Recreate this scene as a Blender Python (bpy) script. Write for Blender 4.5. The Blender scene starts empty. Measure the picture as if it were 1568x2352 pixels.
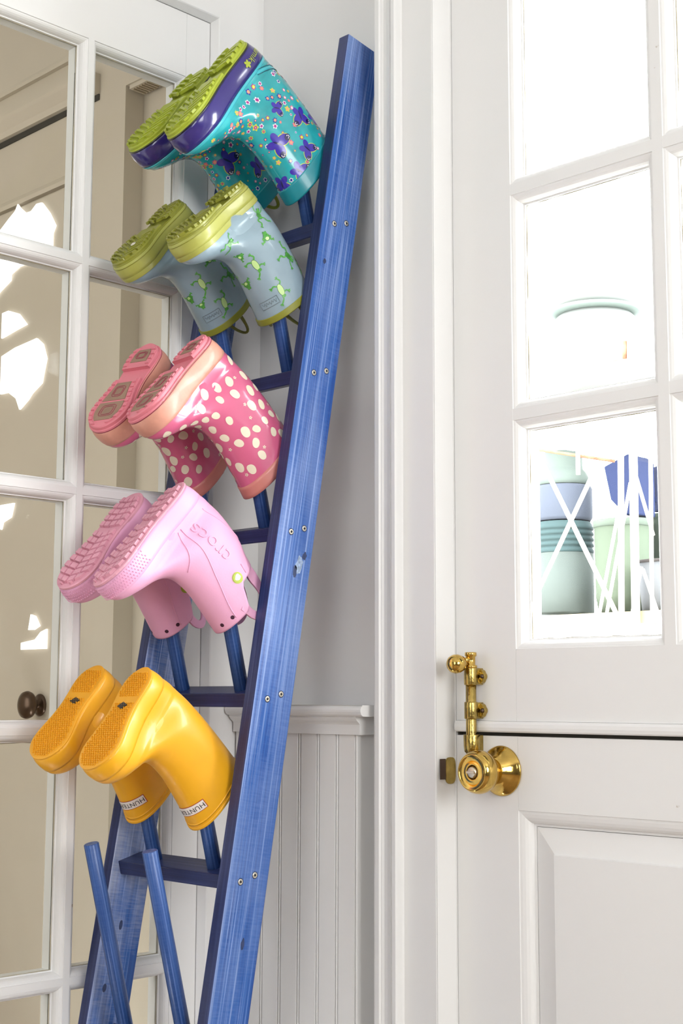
import bpy, bmesh, math, random
import numpy as np
from mathutils import Vector, Matrix
from mathutils.bvhtree import BVHTree
C = bpy.context.scene.collection
SC = bpy.context.scene
PI = math.pi
rnd = random.Random(7)

# ------------------------------------------------------------------ camera
YAW, PIT, ROL = math.radians(-45.07), math.radians(7.48), math.radians(-.173)
CAM = Vector((1.7945, -1.5937, 1.07))
cf = Vector((math.sin(YAW) * math.cos(PIT), math.cos(YAW) * math.cos(PIT), math.sin(PIT)))
cr0 = Vector((math.cos(YAW), -math.sin(YAW), 0))
cd0 = cf.cross(cr0)
cr = cr0 * math.cos(ROL) + cd0 * math.sin(ROL)
cu = -(-cr0 * math.sin(ROL) + cd0 * math.cos(ROL))
cd = bpy.data.cameras.new('camera'); cam = bpy.data.objects.new('camera', cd); C.objects.link(cam)
cd.sensor_fit = 'VERTICAL'; cd.sensor_height = 36; cd.sensor_width = 24; cd.lens = 3267 / 2352 * 36
cd.clip_start = .05
cam.matrix_world = Matrix(((cr.x, cu.x, -cf.x, CAM.x), (cr.y, cu.y, -cf.y, CAM.y), (cr.z, cu.z, -cf.z, CAM.z), (0, 0, 0, 1)))
SC.camera = cam

# ------------------------------------------------------------------ sky, added fill lamps, exposure
W = bpy.data.worlds.new('overcast_sky'); SC.world = W; W.use_nodes = True
W.node_tree.nodes['Background'].inputs[0].default_value = (.97, .985, 1, 1)
W.node_tree.nodes['Background'].inputs[1].default_value = 30.0
SC.view_settings.view_transform = 'Standard'; SC.view_settings.look = 'None'
SC.view_settings.gamma = 1; SC.view_settings.use_curve_mapping = False
SC.view_settings.exposure = -0.02

def area(name, loc, aim, sx, sy, power, col=(1, 1, 1)):
    l = bpy.data.lights.new(name, 'AREA'); l.shape = 'RECTANGLE'; l.size = sx; l.size_y = sy; l.energy = power; l.color = col
    o = bpy.data.objects.new(name, l); C.objects.link(o); o.location = loc
    o.rotation_euler = (Vector(aim) - Vector(loc)).to_track_quat('-Z', 'Z').to_euler()
    return o
area('daylight_side_window', (3.75, -1.0, 1.7), (.2, -.25, 1.4), 1.3, 1.4, 62, (1, .998, .99))  # unseen lamp added to brighten right-facing surfaces; the wall behind it is solid
area('daylight_rear_window', (2.3, -3.75, 1.75), (.3, 0, 1.3), 1.6, 1.6, 54, (.98, .99, 1))  # unseen fill lamp added behind the camera, no opening in that wall
area('daylight_next_room', (-.9, -2.1, 1.6), (-.6, 0, 1.3), 1.4, 1.8, 20, (1, .97, .92))  # unseen lamp added to brighten the tan walls of the closed room
po = area('sky_portal', (.795, .10, 1.65), (.795, -2, 1.65), .52, 1.03, 1); po.data.cycles.is_portal = True

# ------------------------------------------------------------------ helpers
class MB:
    def __init__(s): s.v = []; s.f = []; s.sm = []
    def add(s, vs, fs, smooth=False):
        n = len(s.v); s.v += [tuple(v) for v in vs]
        s.f += [tuple(i + n for i in f) for f in fs]; s.sm += [smooth] * len(fs)
    def box(s, a, b):
        x0, y0, z0 = a; x1, y1, z1 = b
        s.add([(x0, y0, z0), (x1, y0, z0), (x1, y1, z0), (x0, y1, z0), (x0, y0, z1), (x1, y0, z1), (x1, y1, z1), (x0, y1, z1)],
              [(3, 2, 1, 0), (4, 5, 6, 7), (0, 1, 5, 4), (1, 2, 6, 5), (2, 3, 7, 6), (3, 0, 4, 7)])
    def prism(s, prof, o, ax, bx, L, smooth=False):
        o, ax, bx, L = map(Vector, (o, ax, bx, L)); n = len(prof)
        p = [o + ax * a + bx * b for a, b in prof]
        vs = p + [q + L for q in p]
        fs = [tuple(range(n - 1, -1, -1)), tuple(range(n, 2 * n))] + [(i, (i + 1) % n, n + (i + 1) % n, n + i) for i in range(n)]
        s.add(vs, fs, smooth)
    def loft(s, rings, closed=True, cap0=False, cap1=False, smooth=True):
        n = len(rings[0]); vs = [p for r in rings for p in r]; fs = []
        for k in range(len(rings) - 1):
            for i in range(n if closed else n - 1):
                j = (i + 1) % n
                fs.append((k * n + i, k * n + j, (k + 1) * n + j, (k + 1) * n + i))
        s.add(vs, fs, smooth); m = len(s.v) - len(vs)
        if cap0: s.f.append(tuple(m + i for i in range(n - 1, -1, -1))); s.sm.append(False)
        if cap1: s.f.append(tuple(m + len(vs) - n + i for i in range(n))); s.sm.append(False)
    def lathe(s, prof, o, ax, n=32, cap=True):
        o = Vector(o); ax = Vector(ax).normalized(); t = ax.orthogonal().normalized(); b = ax.cross(t)
        rings = [[o + ax * h + (t * math.cos(2 * PI * i / n) + b * math.sin(2 * PI * i / n)) * r for i in range(n)] for r, h in prof]
        s.loft(rings, True, cap, cap)
    def tube(s, pts, r, n=10, closed=False):
        pts = [Vector(p) for p in pts]; N = len(pts); rings = []; up = None
        for i, p in enumerate(pts):
            if closed: d = pts[(i + 1) % N] - pts[i - 1]
            else: d = pts[min(i + 1, N - 1)] - pts[max(i - 1, 0)]
            d.normalize()
            t = d.orthogonal().normalized() if up is None else (up - d * up.dot(d)).normalized()
            up = t; b = d.cross(t); rr = r[i] if isinstance(r, (list, tuple)) else r
            rings.append([p + (t * math.cos(2 * PI * k / n) + b * math.sin(2 * PI * k / n)) * rr for k in range(n)])
        if closed: rings.append(rings[0])
        s.loft(rings, True, not closed, not closed)
    def obj(s, name, mat, parent=None, bevel=0, loc=None, fix=True):
        me = bpy.data.meshes.new(name); me.from_pydata(s.v, [], s.f); me.update()
        me.polygons.foreach_set('use_smooth', s.sm)
        if fix:
            bm = bmesh.new(); bm.from_mesh(me); bmesh.ops.recalc_face_normals(bm, faces=bm.faces); bm.to_mesh(me); bm.free()
        o = bpy.data.objects.new(name, me); C.objects.link(o)
        if mat: me.materials.append(mat)
        if parent: o.parent = parent
        if loc: o.location = loc
        if bevel:
            m = o.modifiers.new('bevel', 'BEVEL'); m.width = bevel; m.segments = 2; m.limit_method = 'ANGLE'; m.angle_limit = math.radians(50)
            m.harden_normals = False
        return o

def tag(o, label=None, cat=None, group=None, kind=None):
    if label: o['label'] = label
    if cat: o['category'] = cat
    if group: o['group'] = group
    if kind: o['kind'] = kind
    return o
def empty(name, loc=(0, 0, 0), parent=None):
    o = bpy.data.objects.new(name, None); C.objects.link(o); o.location = loc; o.empty_display_size = .05
    if parent: o.parent = parent
    return o
def struct(o, label=None, cat=None): return tag(o, label, cat, None, 'structure')

# ------------------------------------------------------------------ materials
def newmat(name):
    m = bpy.data.materials.new(name); m.use_nodes = True
    return m, m.node_tree.nodes, m.node_tree.links, m.node_tree.nodes['Principled BSDF']
def pm(name, col, rough=.5, metal=0, spec=.5, coat=0, bump=0, bscale=60, vary=0, vscale=8, stretch=None, emit=0):
    m, N, L, b = newmat(name)
    b.inputs['Base Color'].default_value = (*col, 1); b.inputs['Roughness'].default_value = rough
    b.inputs['Metallic'].default_value = metal; b.inputs['Specular IOR Level'].default_value = spec
    b.inputs['Coat Weight'].default_value = coat; b.inputs['Coat Roughness'].default_value = .08
    if emit:
        b.inputs['Emission Color'].default_value = (*col, 1); b.inputs['Emission Strength'].default_value = emit
    if bump or vary:
        tc = N.new('ShaderNodeTexCoord'); src = tc.outputs['Object']
        if stretch:
            mp = N.new('ShaderNodeMapping'); mp.inputs['Scale'].default_value = stretch; L.new(src, mp.inputs[0]); src = mp.outputs[0]
    if bump:
        n = N.new('ShaderNodeTexNoise'); n.inputs['Scale'].default_value = bscale; n.inputs['Detail'].default_value = 4; L.new(src, n.inputs['Vector'])
        bp = N.new('ShaderNodeBump'); bp.inputs['Strength'].default_value = bump; bp.inputs['Distance'].default_value = .002
        L.new(n.outputs['Fac'], bp.inputs['Height']); L.new(bp.outputs[0], b.inputs['Normal'])
    if vary:
        n = N.new('ShaderNodeTexNoise'); n.inputs['Scale'].default_value = vscale; n.inputs['Detail'].default_value = 5; L.new(src, n.inputs['Vector'])
        r = N.new('ShaderNodeValToRGB'); r.color_ramp.elements[0].position = .3; r.color_ramp.elements[1].position = .7
        r.color_ramp.elements[0].color = (*[c * (1 - vary) for c in col], 1); r.color_ramp.elements[1].color = (*[min(1, c * (1 + vary * .5)) for c in col], 1)
        L.new(n.outputs['Fac'], r.inputs[0]); L.new(r.outputs[0], b.inputs['Base Color'])
    return m

def paint_mat(name, col, rough=.38):
    """brushed paint: faint brush relief and a few small dings with bare wood showing"""
    m, N, L, b = newmat(name)
    b.inputs['Roughness'].default_value = rough; b.inputs['Specular IOR Level'].default_value = .35
    tc = N.new('ShaderNodeTexCoord')
    n = N.new('ShaderNodeTexNoise'); n.inputs['Scale'].default_value = 45; n.inputs['Detail'].default_value = 5; L.new(tc.outputs['Object'], n.inputs['Vector'])
    bp = N.new('ShaderNodeBump'); bp.inputs['Strength'].default_value = .12; bp.inputs['Distance'].default_value = .001
    L.new(n.outputs['Fac'], bp.inputs['Height']); L.new(bp.outputs[0], b.inputs['Normal'])
    v = N.new('ShaderNodeTexVoronoi'); v.inputs['Scale'].default_value = 9; L.new(tc.outputs['Object'], v.inputs['Vector'])
    n2 = N.new('ShaderNodeTexNoise'); n2.inputs['Scale'].default_value = 130; n2.inputs['Detail'].default_value = 3; L.new(tc.outputs['Object'], n2.inputs['Vector'])
    mm = N.new('ShaderNodeMath'); mm.operation = 'MULTIPLY'; mm.inputs[1].default_value = .09; L.new(n2.outputs['Fac'], mm.inputs[0])
    ad = N.new('ShaderNodeMath'); ad.operation = 'ADD'; L.new(v.outputs['Distance'], ad.inputs[0]); L.new(mm.outputs[0], ad.inputs[1])
    r = N.new('ShaderNodeValToRGB'); r.color_ramp.elements[0].position = .062; r.color_ramp.elements[1].position = .072
    r.color_ramp.elements[0].color = (.42, .35, .26, 1); r.color_ramp.elements[1].color = (*col, 1)
    L.new(ad.outputs[0], r.inputs[0]); L.new(r.outputs[0], b.inputs['Base Color'])
    return m
M = {}
M['white'] = paint_mat('white_paint', (.80, .80, .79))
M['wallwhite'] = paint_mat('white_wall_paint', (.80, .80, .79), .5)
M['gap'] = pm('dark_gap', (.05, .045, .035), .9)
M['putty'] = pm('old_putty', (.40, .36, .26), .8, bump=.4, bscale=200)
M['tan'] = pm('tan_paint', (.66, .595, .49), .5, bump=.1, vary=.05, vscale=3)
M['tandark'] = pm('vent_slats', (.40, .33, .22), .6)
M['brass'] = pm('polished_brass', (.66, .44, .115), .12, 1, bump=.05, bscale=300, vary=.22, vscale=60)
M['brassold'] = pm('tarnished_brass', (.47, .34, .10), .22, 1, bump=.25, bscale=220, vary=.45, vscale=55)
M['bronze'] = pm('dark_bronze', (.10, .065, .045), .28, .7)
M['nickel'] = pm('bright_steel', (.62, .58, .5), .35, 1)
M['floor'] = pm('oak_floor', (.33, .22, .13), .45, vary=.3, vscale=3, stretch=(1, 8, 1))

def glass_mat():
    m, N, L, b = newmat('window_glass'); N.remove(b)
    o = N['Material Output']; t = N.new('ShaderNodeBsdfTransparent'); t.inputs[0].default_value = (.97, .98, .97, 1)
    g = N.new('ShaderNodeBsdfGlossy'); g.inputs['Roughness'].default_value = .01
    fr = N.new('ShaderNodeFresnel'); fr.inputs['IOR'].default_value = 1.18
    mx = N.new('ShaderNodeMixShader'); L.new(fr.outputs[0], mx.inputs[0]); L.new(t.outputs[0], mx.inputs[1]); L.new(g.outputs[0], mx.inputs[2])
    L.new(mx.outputs[0], o.inputs[0]); return m
M['glass'] = glass_mat()

def bluewood(name='blue_stained_pine', cols=((.007, .048, .255), (.026, .12, .43), (.34, .45, .73)), wear=(.27, .37, .66), wmax=.55):
    m, N, L, b = newmat(name)
    b.inputs['Roughness'].default_value = .36; b.inputs['Specular IOR Level'].default_value = .5
    tc = N.new('ShaderNodeTexCoord')
    def noise(scale, st, det=6, dist=0):
        mp = N.new('ShaderNodeMapping'); mp.inputs['Scale'].default_value = st; L.new(tc.outputs['Object'], mp.inputs[0])
        n = N.new('ShaderNodeTexNoise'); n.inputs['Scale'].default_value = scale; n.inputs['Detail'].default_value = det
        n.inputs['Distortion'].default_value = dist; L.new(mp.outputs[0], n.inputs['Vector']); return n
    n1 = noise(1, (230, 230, 2.2), 5, .4)
    r1 = N.new('ShaderNodeValToRGB'); e = r1.color_ramp.elements
    e[0].position = .25; e[0].color = (*cols[0], 1); e[1].position = .78; e[1].color = (*cols[2], 1)
    k = e.new(.55); k.color = (*cols[1], 1)
    L.new(n1.outputs['Fac'], r1.inputs[0])
    n2 = noise(1, (40, 40, 420), 3)      # saw marks across the grain
    n4 = noise(1, (620, 620, 3.2), 3, .3)   # thin pale grain lines
    n3 = noise(1, (14, 14, 4), 4)        # thin and thick stain
    mx = N.new('ShaderNodeMix'); mx.data_type = 'RGBA'; mx.blend_type = 'MIX'
    mr = N.new('ShaderNodeMapRange'); mr.inputs['From Min'].default_value = .45; mr.inputs['From Max'].default_value = .8
    mr.inputs['To Min'].default_value = 0; mr.inputs['To Max'].default_value = wmax
    mu = N.new('ShaderNodeMath'); mu.operation = 'MULTIPLY'; L.new(n3.outputs['Fac'], mu.inputs[0]); ad = N.new('ShaderNodeMath'); ad.operation = 'ADD'; ad.inputs[1].default_value = .62
    m2_ = N.new('ShaderNodeMath'); m2_.operation = 'MULTIPLY'; m2_.inputs[1].default_value = .45; L.new(n2.outputs['Fac'], m2_.inputs[0]); ad.inputs[1].default_value = .90; L.new(m2_.outputs[0], ad.inputs[0]); L.new(ad.outputs[0], mu.inputs[1]); L.new(mu.outputs[0], mr.inputs['Value'])
    L.new(mr.outputs[0], mx.inputs[0]); L.new(r1.outputs[0], mx.inputs[6]); mx.inputs[7].default_value = (*wear, 1)
    r4 = N.new('ShaderNodeMapRange'); r4.inputs['From Min'].default_value = .60; r4.inputs['From Max'].default_value = .70; r4.inputs['To Max'].default_value = .55; L.new(n4.outputs['Fac'], r4.inputs['Value'])
    mx2 = N.new('ShaderNodeMix'); mx2.data_type = 'RGBA'; L.new(r4.outputs[0], mx2.inputs[0]); L.new(mx.outputs[2], mx2.inputs[6]); mx2.inputs[7].default_value = (*[min(1, c * 1.25 + .06) for c in cols[2]], 1)
    L.new(mx2.outputs[2], b.inputs['Base Color'])
    bp = N.new('ShaderNodeBump'); bp.inputs['Strength'].default_value = .25; bp.inputs['Distance'].default_value = .001
    L.new(n1.outputs['Fac'], bp.inputs['Height']); L.new(bp.outputs[0], b.inputs['Normal'])
    return m
M['blue'] = bluewood()
M['blueworn'] = bluewood('worn_blue_stained_pine', ((.008, .05, .24), (.03, .12, .42), (.36, .46, .76)), (.50, .54, .66), .9)
M['bluedark'] = bluewood('dark_blue_stained_pine', ((.008, .012, .060), (.014, .024, .10), (.05, .08, .24)), (.04, .06, .20))
M['bluemid'] = bluewood('mid_blue_stained_pine', ((.008, .035, .15), (.02, .08, .30), (.15, .27, .62)), (.11, .20, .50))
M['knot'] = pm('dark_knot', (.03, .05, .14), .5, vary=.4, vscale=120)
M['knotpale'] = pm('pale_knot', (.35, .47, .68), .5, vary=.5, vscale=160)
M['screw'] = pm('zinc_screw', (.78, .74, .64), .35, .8)
M['black'] = pm('black_rubber', (.012, .012, .014), .35)

# ------------------------------------------------------------------ room shell
ZC = 2.75; RX = 3.9; RY = -3.9
m = MB(); m.box((0, RY, -.05), (RX, 0, 0)); struct(m.obj('floor', M['floor']))
m = MB(); m.box((-1.95, RY - .1, ZC), (RX + .1, .12, ZC + .05)); struct(m.obj('ceiling', M['wallwhite']))
XC, XS, XA, XD = .323, .368, .431, .4335          # casing left edge, backband step, jamb arris, door edge
YB, YF = -.059, -.041                              # backband front, flat casing front
XE = 1.158                                         # far edge of the dutch door
DT = 2.262                                         # door head
m = MB()
m.box((-.0028, 0, 0), (XA, .12, ZC)); m.box((XE + .003, 0, 0), (RX, .12, ZC)); m.box((XA, 0, DT), (XE + .003, .12, ZC))
wall_back = struct(m.obj('wall_back', M['wallwhite']))
# wainscot backing and planks
XWE = .281; YW = -.048
m = MB(); m.box((.001, YW + .006, 0), (XWE - .001, -.0005, 1.035)); m.obj('wainscot_backing', M['white'], wall_back)
gr = [.0268, .0709, .1131, .1562, .1980, .2397, XWE]; x0 = 0.001
for i, g in enumerate(gr):
    w = g - x0 - .0008
    pf = [(0, .008), (0, .0012), (.0012, 0)]
    c = w - .0048
    pf += [(c - .0012, 0), (c - .0003, .0055), (c + .0007, .0055)]
    pf += [(c + .0024 - .0019 * math.cos(a), .0030 - .003 * math.sin(a)) for a in (.3, .8, 1.3, 1.85, 2.35, 2.85)]
    pf += [(w - .0002, .0055), (w, .008)]
    m = MB(); m.prism(pf, (x0, YW, 0.16), (1, 0, 0), (0, 1, 0), (0, 0, 1.035 - .16)); m.obj('beadboard_plank', M['white'], wall_back)
    x0 = g
# chair rail: nosed cap over a cove block, right end returned
m = MB()
cap = [(-.07, 0)] + [(-.0645 - .0075 * math.sin(a), -.0085 + .0085 * math.cos(a)) for a in (.4, .9, 1.4, 1.75, 2.3, 2.8)] + [(-.063, -.017), (0, -.017), (0, 0)]
m.prism([(a, b) for a, b in cap], (.0005, 0, 1.0605), (0, 1, 0), (0, 0, 1), (.3095, 0, 0))
cov = [(0, 0), (-.063, 0), (-.0625, -.003), (-.0595, -.007), (-.0555, -.010), (-.0535, -.0125), (-.0535, -.0275), (0, -.0275)]
m.prism(cov, (.0005, 0, 1.0605 - .0168), (0, 1, 0), (0, 0, 1), (.2905, 0, 0))
struct(m.obj('trim_1', M['white'], None, .0008), 'white chair rail with rounded nose above the beadboard', 'trim')
# door casing left of the dutch door
def casing(side):
    s = 1 if side == 'l' else -1
    ref = XC if side == 'l' else XE + .003 + (XA - XC)
    P = lambda x: (x - XC) * 1.0
    pf = [(0, -.0005), (0, YB + .004)]
    pf += [(.0045 - .0045 * math.cos(a), YB + .004 - .004 * math.sin(a)) for a in (.5, 1.0, 1.57)]
    pf += [(.012, YB), (.0135, YB + .003), (.0155, YB + .003), (.018, YB + .0055), (.024, YB + .0055), (.031, YB + .003), (.0345, YB + .001),
           (.0355, YB + .0032), (.037, YB + .0032), (.038, YB), (.0445, YB), (.0452, YB + .004), (.0448, YB + .014), (.0455, YF),
           (.106, YF), (.1078, YF + .0015), (.1078, -.0005)]
    mm = MB(); mm.prism(pf, (ref, 0, 0), (s, 0, 0), (0, 1, 0), (0, 0, DT + .10)); return mm
struct(casing('l').obj('trim_2', M['white'], None), 'white moulded casing between the ladder and the half-glazed door', 'trim')
struct(casing('r').obj('trim_3', M['white'], None), 'white moulded casing on the hinge side of the half-glazed door', 'trim')
m = MB(); m.box((XA, YF, DT + .004), (XE + .003, -.0005, DT + .104)); struct(m.obj('trim_4', M['white'], None, .002), 'white head casing over the half-glazed door', 'trim')
m = MB()
m.box((XA, .0, 0), (XD - .0025 + .003, .12, DT)); m.box((XE + .0005, 0, 0), (XE + .003, .12, DT))
m.box((XA - .0, -.0405, 0), (XA + .0005, .0, DT))
m.obj('door_jamb', M['white'], wall_back)
m = MB(); m.box((XA + .0006, .004, 0), (XD + .003, .03, DT)); m.obj('jamb_gap', M['gap'], wall_back)

# ------------------------------------------------------------------ sash bars
def ovolo(w, d):
    return [(0, 0), (0.0004, -.1 * d)] + [(.84 * w * math.sin(a), -.1 * d - .74 * d * (1 - math.cos(a))) for a in (.25, .55, .85, 1.15, 1.4, 1.57)] + [(w, -.86 * d), (w, -d)]
def edge_prof(width, w, d, T):
    """flat board of the given width whose right edge carries an ovolo; a across, b out of the face"""
    return [(-width, 0)] + ovolo(w, d) + [(w, -d - .001), (w, -T), (-width, -T)]
def bar_prof(f, w, d, T):
    o = ovolo(w, d)
    return [(-f / 2 - a, b) for a, b in reversed(o)] + [(f / 2 + a, b) for a, b in o] + [(f / 2 + w, -T), (-f / 2 - w, -T)]
def vx(o):  return Vector(o)

def glazed(par, org, A, Nn, a0, a1, zt, zb, acent, zcent, f, w, d, T, astile, ztop, zbot, mat, toprail=True, seam=True):
    """glazed leaf. A: direction across, Nn: out of the face. a0,a1 inner front edges of the stiles, acent/zcent bar centres."""
    A, Nn, Z = Vector(A), Vector(Nn), Vector((0, 0, 1)); org = Vector(org)
    def pr(name, prof, o, ax, L, bev=0):
        m = MB(); m.prism(prof, o, ax, Nn, L); return m.obj(name, mat, par)
    pr('stile', edge_prof(a0 - astile[0], w, d, T), org + A * a0 + Z * zbot, A, Z * (ztop - zbot))
    pr('stile', edge_prof(astile[1] - a1, w, d, T), org + A * a1 + Z * zbot, -A, Z * (ztop - zbot))
    pr('top_rail', edge_prof(ztop - zt, w, d, T), org + A * (a0 + .0004) + Z * zt, -Z, A * (a1 - a0 - .0008))
    pr('bottom_rail', edge_prof(zb - zbot, w, d, T), org + A * (a0 + .0004) + Z * zb, Z, A * (a1 - a0 - .0008))
    bp = bar_prof(f, w, d, T)
    for a in acent: pr('muntin', bp, org + A * a + Z * zb, A, Z * (zt - zb))
    for z in zcent: pr('muntin', bp, org + A * a0 + Z * z - Nn * .0003, Z, A * (a1 - a0))
    az = [a0] + [q for a in acent for q in (a - f / 2, a + f / 2)] + [a1]
    zz = [zt] + [q for z in zcent for q in (z + f / 2, z - f / 2)] + [zb]
    for i in range(0, len(az), 2):
        for j in range(0, len(zz), 2):
            l, r = az[i] + w, az[i + 1] - w; t, b = zz[j] - w, zz[j + 1] + w
            m = MB(); m.prism([(0, 0), (r - l, 0), (r - l, t - b), (0, t - b)], org + A * l + Z * b - Nn * (d + .004), A, Z, Nn * .003)
            m.obj('glass_pane', M['glass'], par)
            # uneven old putty line round each pane
            m = MB(); e = .0011; q = rnd.uniform
            for (p0, p1) in (((l, b), (l, t)), ((l, t), (r, t)), ((r, t), (r, b)), ((r, b), (l, b))):
                n = 14
                pts = [org + A * (p0[0] + (p1[0] - p0[0]) * k / n + q(-.0003, .0003)) + Z * (p0[1] + (p1[1] - p0[1]) * k / n + q(-.0003, .0003)) - Nn * (d + .0008) for k in range(n + 1)]
                m.tube(pts, [q(.0004, .0013) for _ in pts], 5)
            m.obj('putty_line', M['putty'], par)

# ------------------------------------------------------------------ dutch door: upper and lower leaf
SPLIT = 1.022
d1 = empty('door_1', (XD, 0, SPLIT)); struct(d1, 'upper leaf of the white half-glazed door with divided panes', 'door')
def sub(par, org): return Vector(org) - par.location
glazed(d1, sub(d1, (0, 0, 0)), (1, 0, 0), (0, -1, 0), .5447, 1.0467, 2.148, 1.140, [.7955], [1.812, 1.476], .0165, .0145, .020, .042,
       (XD + .0015, XE - .001), 2.258, SPLIT + .0175, M['white'])
m = MB(); m.prism([(0, 0), (-.004, 0), (-.0062, -.004), (-.0068, -.009), (-.006, -.0135), (-.004, -.0155), (0, -.0155), (.02, -.0155), (.02, 0)],
                  sub(d1, (XD + .0025, 0, SPLIT + .0172)), (0, 1, 0), (0, 0, 1), (XE - XD - .004, 0, 0)); m.obj('weather_bead', M['white'], d1)
d2 = empty('door_2', (XD, 0, .01)); struct(d2, 'lower leaf of the white half-glazed door with raised panel', 'door')
Z = Vector((0, 0, 1))
ox = sub(d2, (0, 0, 0)); pt, pb = .9174, .28; pl, pr_ = .5457, 1.0457
def prm(par, name, prof, o, ax, L, N=(0, -1, 0), mat='white'):
    m = MB(); m.prism(prof, o, ax, N, L); return m.obj(name, M[mat], par)
wv, dv = .021, .015
prm(d2, 'stile', edge_prof(pl - XD - .0015, wv, dv, .042), ox + Vector((pl, 0, .012)), (1, 0, 0), Z * (SPLIT - .0035 - .012))
prm(d2, 'stile', edge_prof(XE - .001 - pr_, wv, dv, .042), ox + Vector((pr_, 0, .012)), (-1, 0, 0), Z * (SPLIT - .0035 - .012))
prm(d2, 'lock_rail', edge_prof(SPLIT - .0035 - pt, wv, dv, .042), ox + Vector((pl + .0005, 0, pt)), (0, 0, -1), (pr_ - pl - .001, 0, 0))
prm(d2, 'bottom_rail', edge_prof(pb - .012, wv, dv, .042), ox + Vector((pl + .0005, 0, pb)), (0, 0, 1), (pr_ - pl - .001, 0, 0))
m = MB()
a = wv + .0008; bvl = .034
R = lambda i, y: [ox + Vector((pl + i, y, pb + i)), ox + Vector((pr_ - i, y, pb + i)), ox + Vector((pr_ - i, y, pt - i)), ox + Vector((pl + i, y, pt - i))]
m.loft([R(a - .006, dv + .008), R(a - .006, dv + .004), R(a, dv + .004), R(a, dv - .001), R(a + bvl, .0065), R(a + bvl + .0015, .003), R(a + bvl + .004, .003)], True, False, True, False)
m.obj('raised_panel', M['white'], d2)

m = MB(); m.box(sub(d2, (XD, .012, SPLIT - .02)), sub(d2, (XE, .040, SPLIT + .012))); m.obj('rebate_strip', M['gap'], d2)  # strip added behind the split to stop outside light leaking through
# brass slide bolt on the upper leaf
sb = empty('slide_bolt', sub(d1, (.4775, 0, 1.06)), d1)
bo = lambda x, y, z: (x - .4775, y, z - 1.06)
m = MB(); m.lathe([(.0074, 0), (.0076, .002), (.0076, .112)], bo(.4775, -.018, 1.0035), (0, 0, 1), 24); m.obj('bolt_rod', M['brassold'], sb)
for zb_, zt_ in ((1.0905, 1.114), (1.0425, 1.0655)):
    m = MB(); zc = (zb_ + zt_) / 2
    m.lathe([(.0088, zb_ - zc - .0006), (.0098, zb_ - zc), (.0098, zt_ - zc), (.0088, zt_ - zc + .0006)], bo(.4775, -.018, zc), (0, 0, 1), 20)
    pf = [(.0255 * math.cos(t) if abs(math.cos(t)) > .4 else .011 * (1 if math.cos(t) >= 0 else -1), .0115 * math.sin(t)) for t in [i * PI / 12 for i in range(24)]]
    pf = [(.0165 * math.copysign(abs(math.cos(t)) ** .8, math.cos(t)), (.0115 if abs(math.cos(t)) < .75 else .0085) * math.sin(t)) for t in [i * PI / 16 for i in range(32)]]
    m.prism(pf, bo(.4775, -.0005, zc), (1, 0, 0), (0, 0, 1), (0, -.0075, 0)); m.box(bo(.4690, -.018, zb_), bo(.4860, -.0006, zt_))
    bk = m.obj('bolt_bracket', M['brassold'], sb, .0007)
    for s in (-1, 1):
        m = MB(); m.lathe([(.0001, .003), (.0022, .0026), (.0032, .001), (.0032, -.001)], bo(.4775 + s * .0128, -.0085, zc), (0, -1, 0), 12); m.obj('bracket_screw', M['bronze'], bk)
m = MB()
m.lathe([(.0078, 0), (.0092, .001), (.0092, .0035), (.0066, .0045), (.0066, .016), (.0085, .0175), (.0085, .022), (.0078, .0225)], bo(.4775, -.018, 1.114), (0, 0, 1), 20)
m.obj('bolt_end', M['brass'], sb)
m = MB(); m.tube([bo(.4775, -.018, 1.1275), bo(.4745, -.032, 1.1235)], .0042, 10)
kd = Vector((-.30, -.92, -.12)).normalized()
m.lathe([(.0045, -.016), (.006, -.013), (.0105, -.0105), (.0135, -.003), (.0136, .003), (.0112, .009), (.007, .0125), (.002, .0138), (.0001, .014)], Vector(bo(.4725, -.044, 1.1195)), kd, 24)
m.obj('bolt_knob', M['brass'], sb)
# keeper cup for the bolt on the lower leaf
m = MB(); m.lathe([(.0085, .0275), (.0118, .0275), (.0115, .012), (.0112, .0085), (.0105, .004), (.0075, .0005), (.0001, -.0012)], sub(d2, (.4768, -.0165, .9925)), (0, 0, 1), 24)
m.box(sub(d2, (.4685, -.0165, .997)), sub(d2, (.4851, -.0005, 1.0195))); m.obj('bolt_keeper', M['brassold'], d2, .0006)
# door knob
kx, kz = .5180, .9703
dk = empty('door_knob', sub(d2, (kx, 0, kz)), d2)
m = MB(); m.lathe([(.0335, .0003), (.0352, .002), (.0345, .004), (.0318, .0055), (.026, .012), (.0215, .0185), (.0195, .0225), (.0185, .0235)], (0, 0, 0), (0, -1, 0), 56); m.obj('rosette', M['brass'], dk)
m = MB(); m.lathe([(.0135, .015), (.0135, .028), (.016, .0295), (.021, .033), (.0262, .039), (.0295, .047), (.0302, .053), (.029, .0595), (.0265, .0645), (.0245, .067), (.0235, .0672), (.0225, .0664),
                            (.0195, .0645), (.013, .0652), (.0105, .066), (.0098, .0655), (.0092, .063), (.0088, .060), (.0001, .060)], (0, 0, 0), (0, -1, 0), 56); m.obj('knob', M['brass'], dk)
m = MB(); m.lathe([(.0078, .060), (.0078, .0665), (.0066, .068), (.0001, .068)], (0, 0, 0), (0, -1, 0), 24)
m.box((-.0068, -.0705, -.0016), (.0068, -.0675, .0016)); m.obj('thumb_turn', M['nickel'], dk, .0004)
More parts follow.
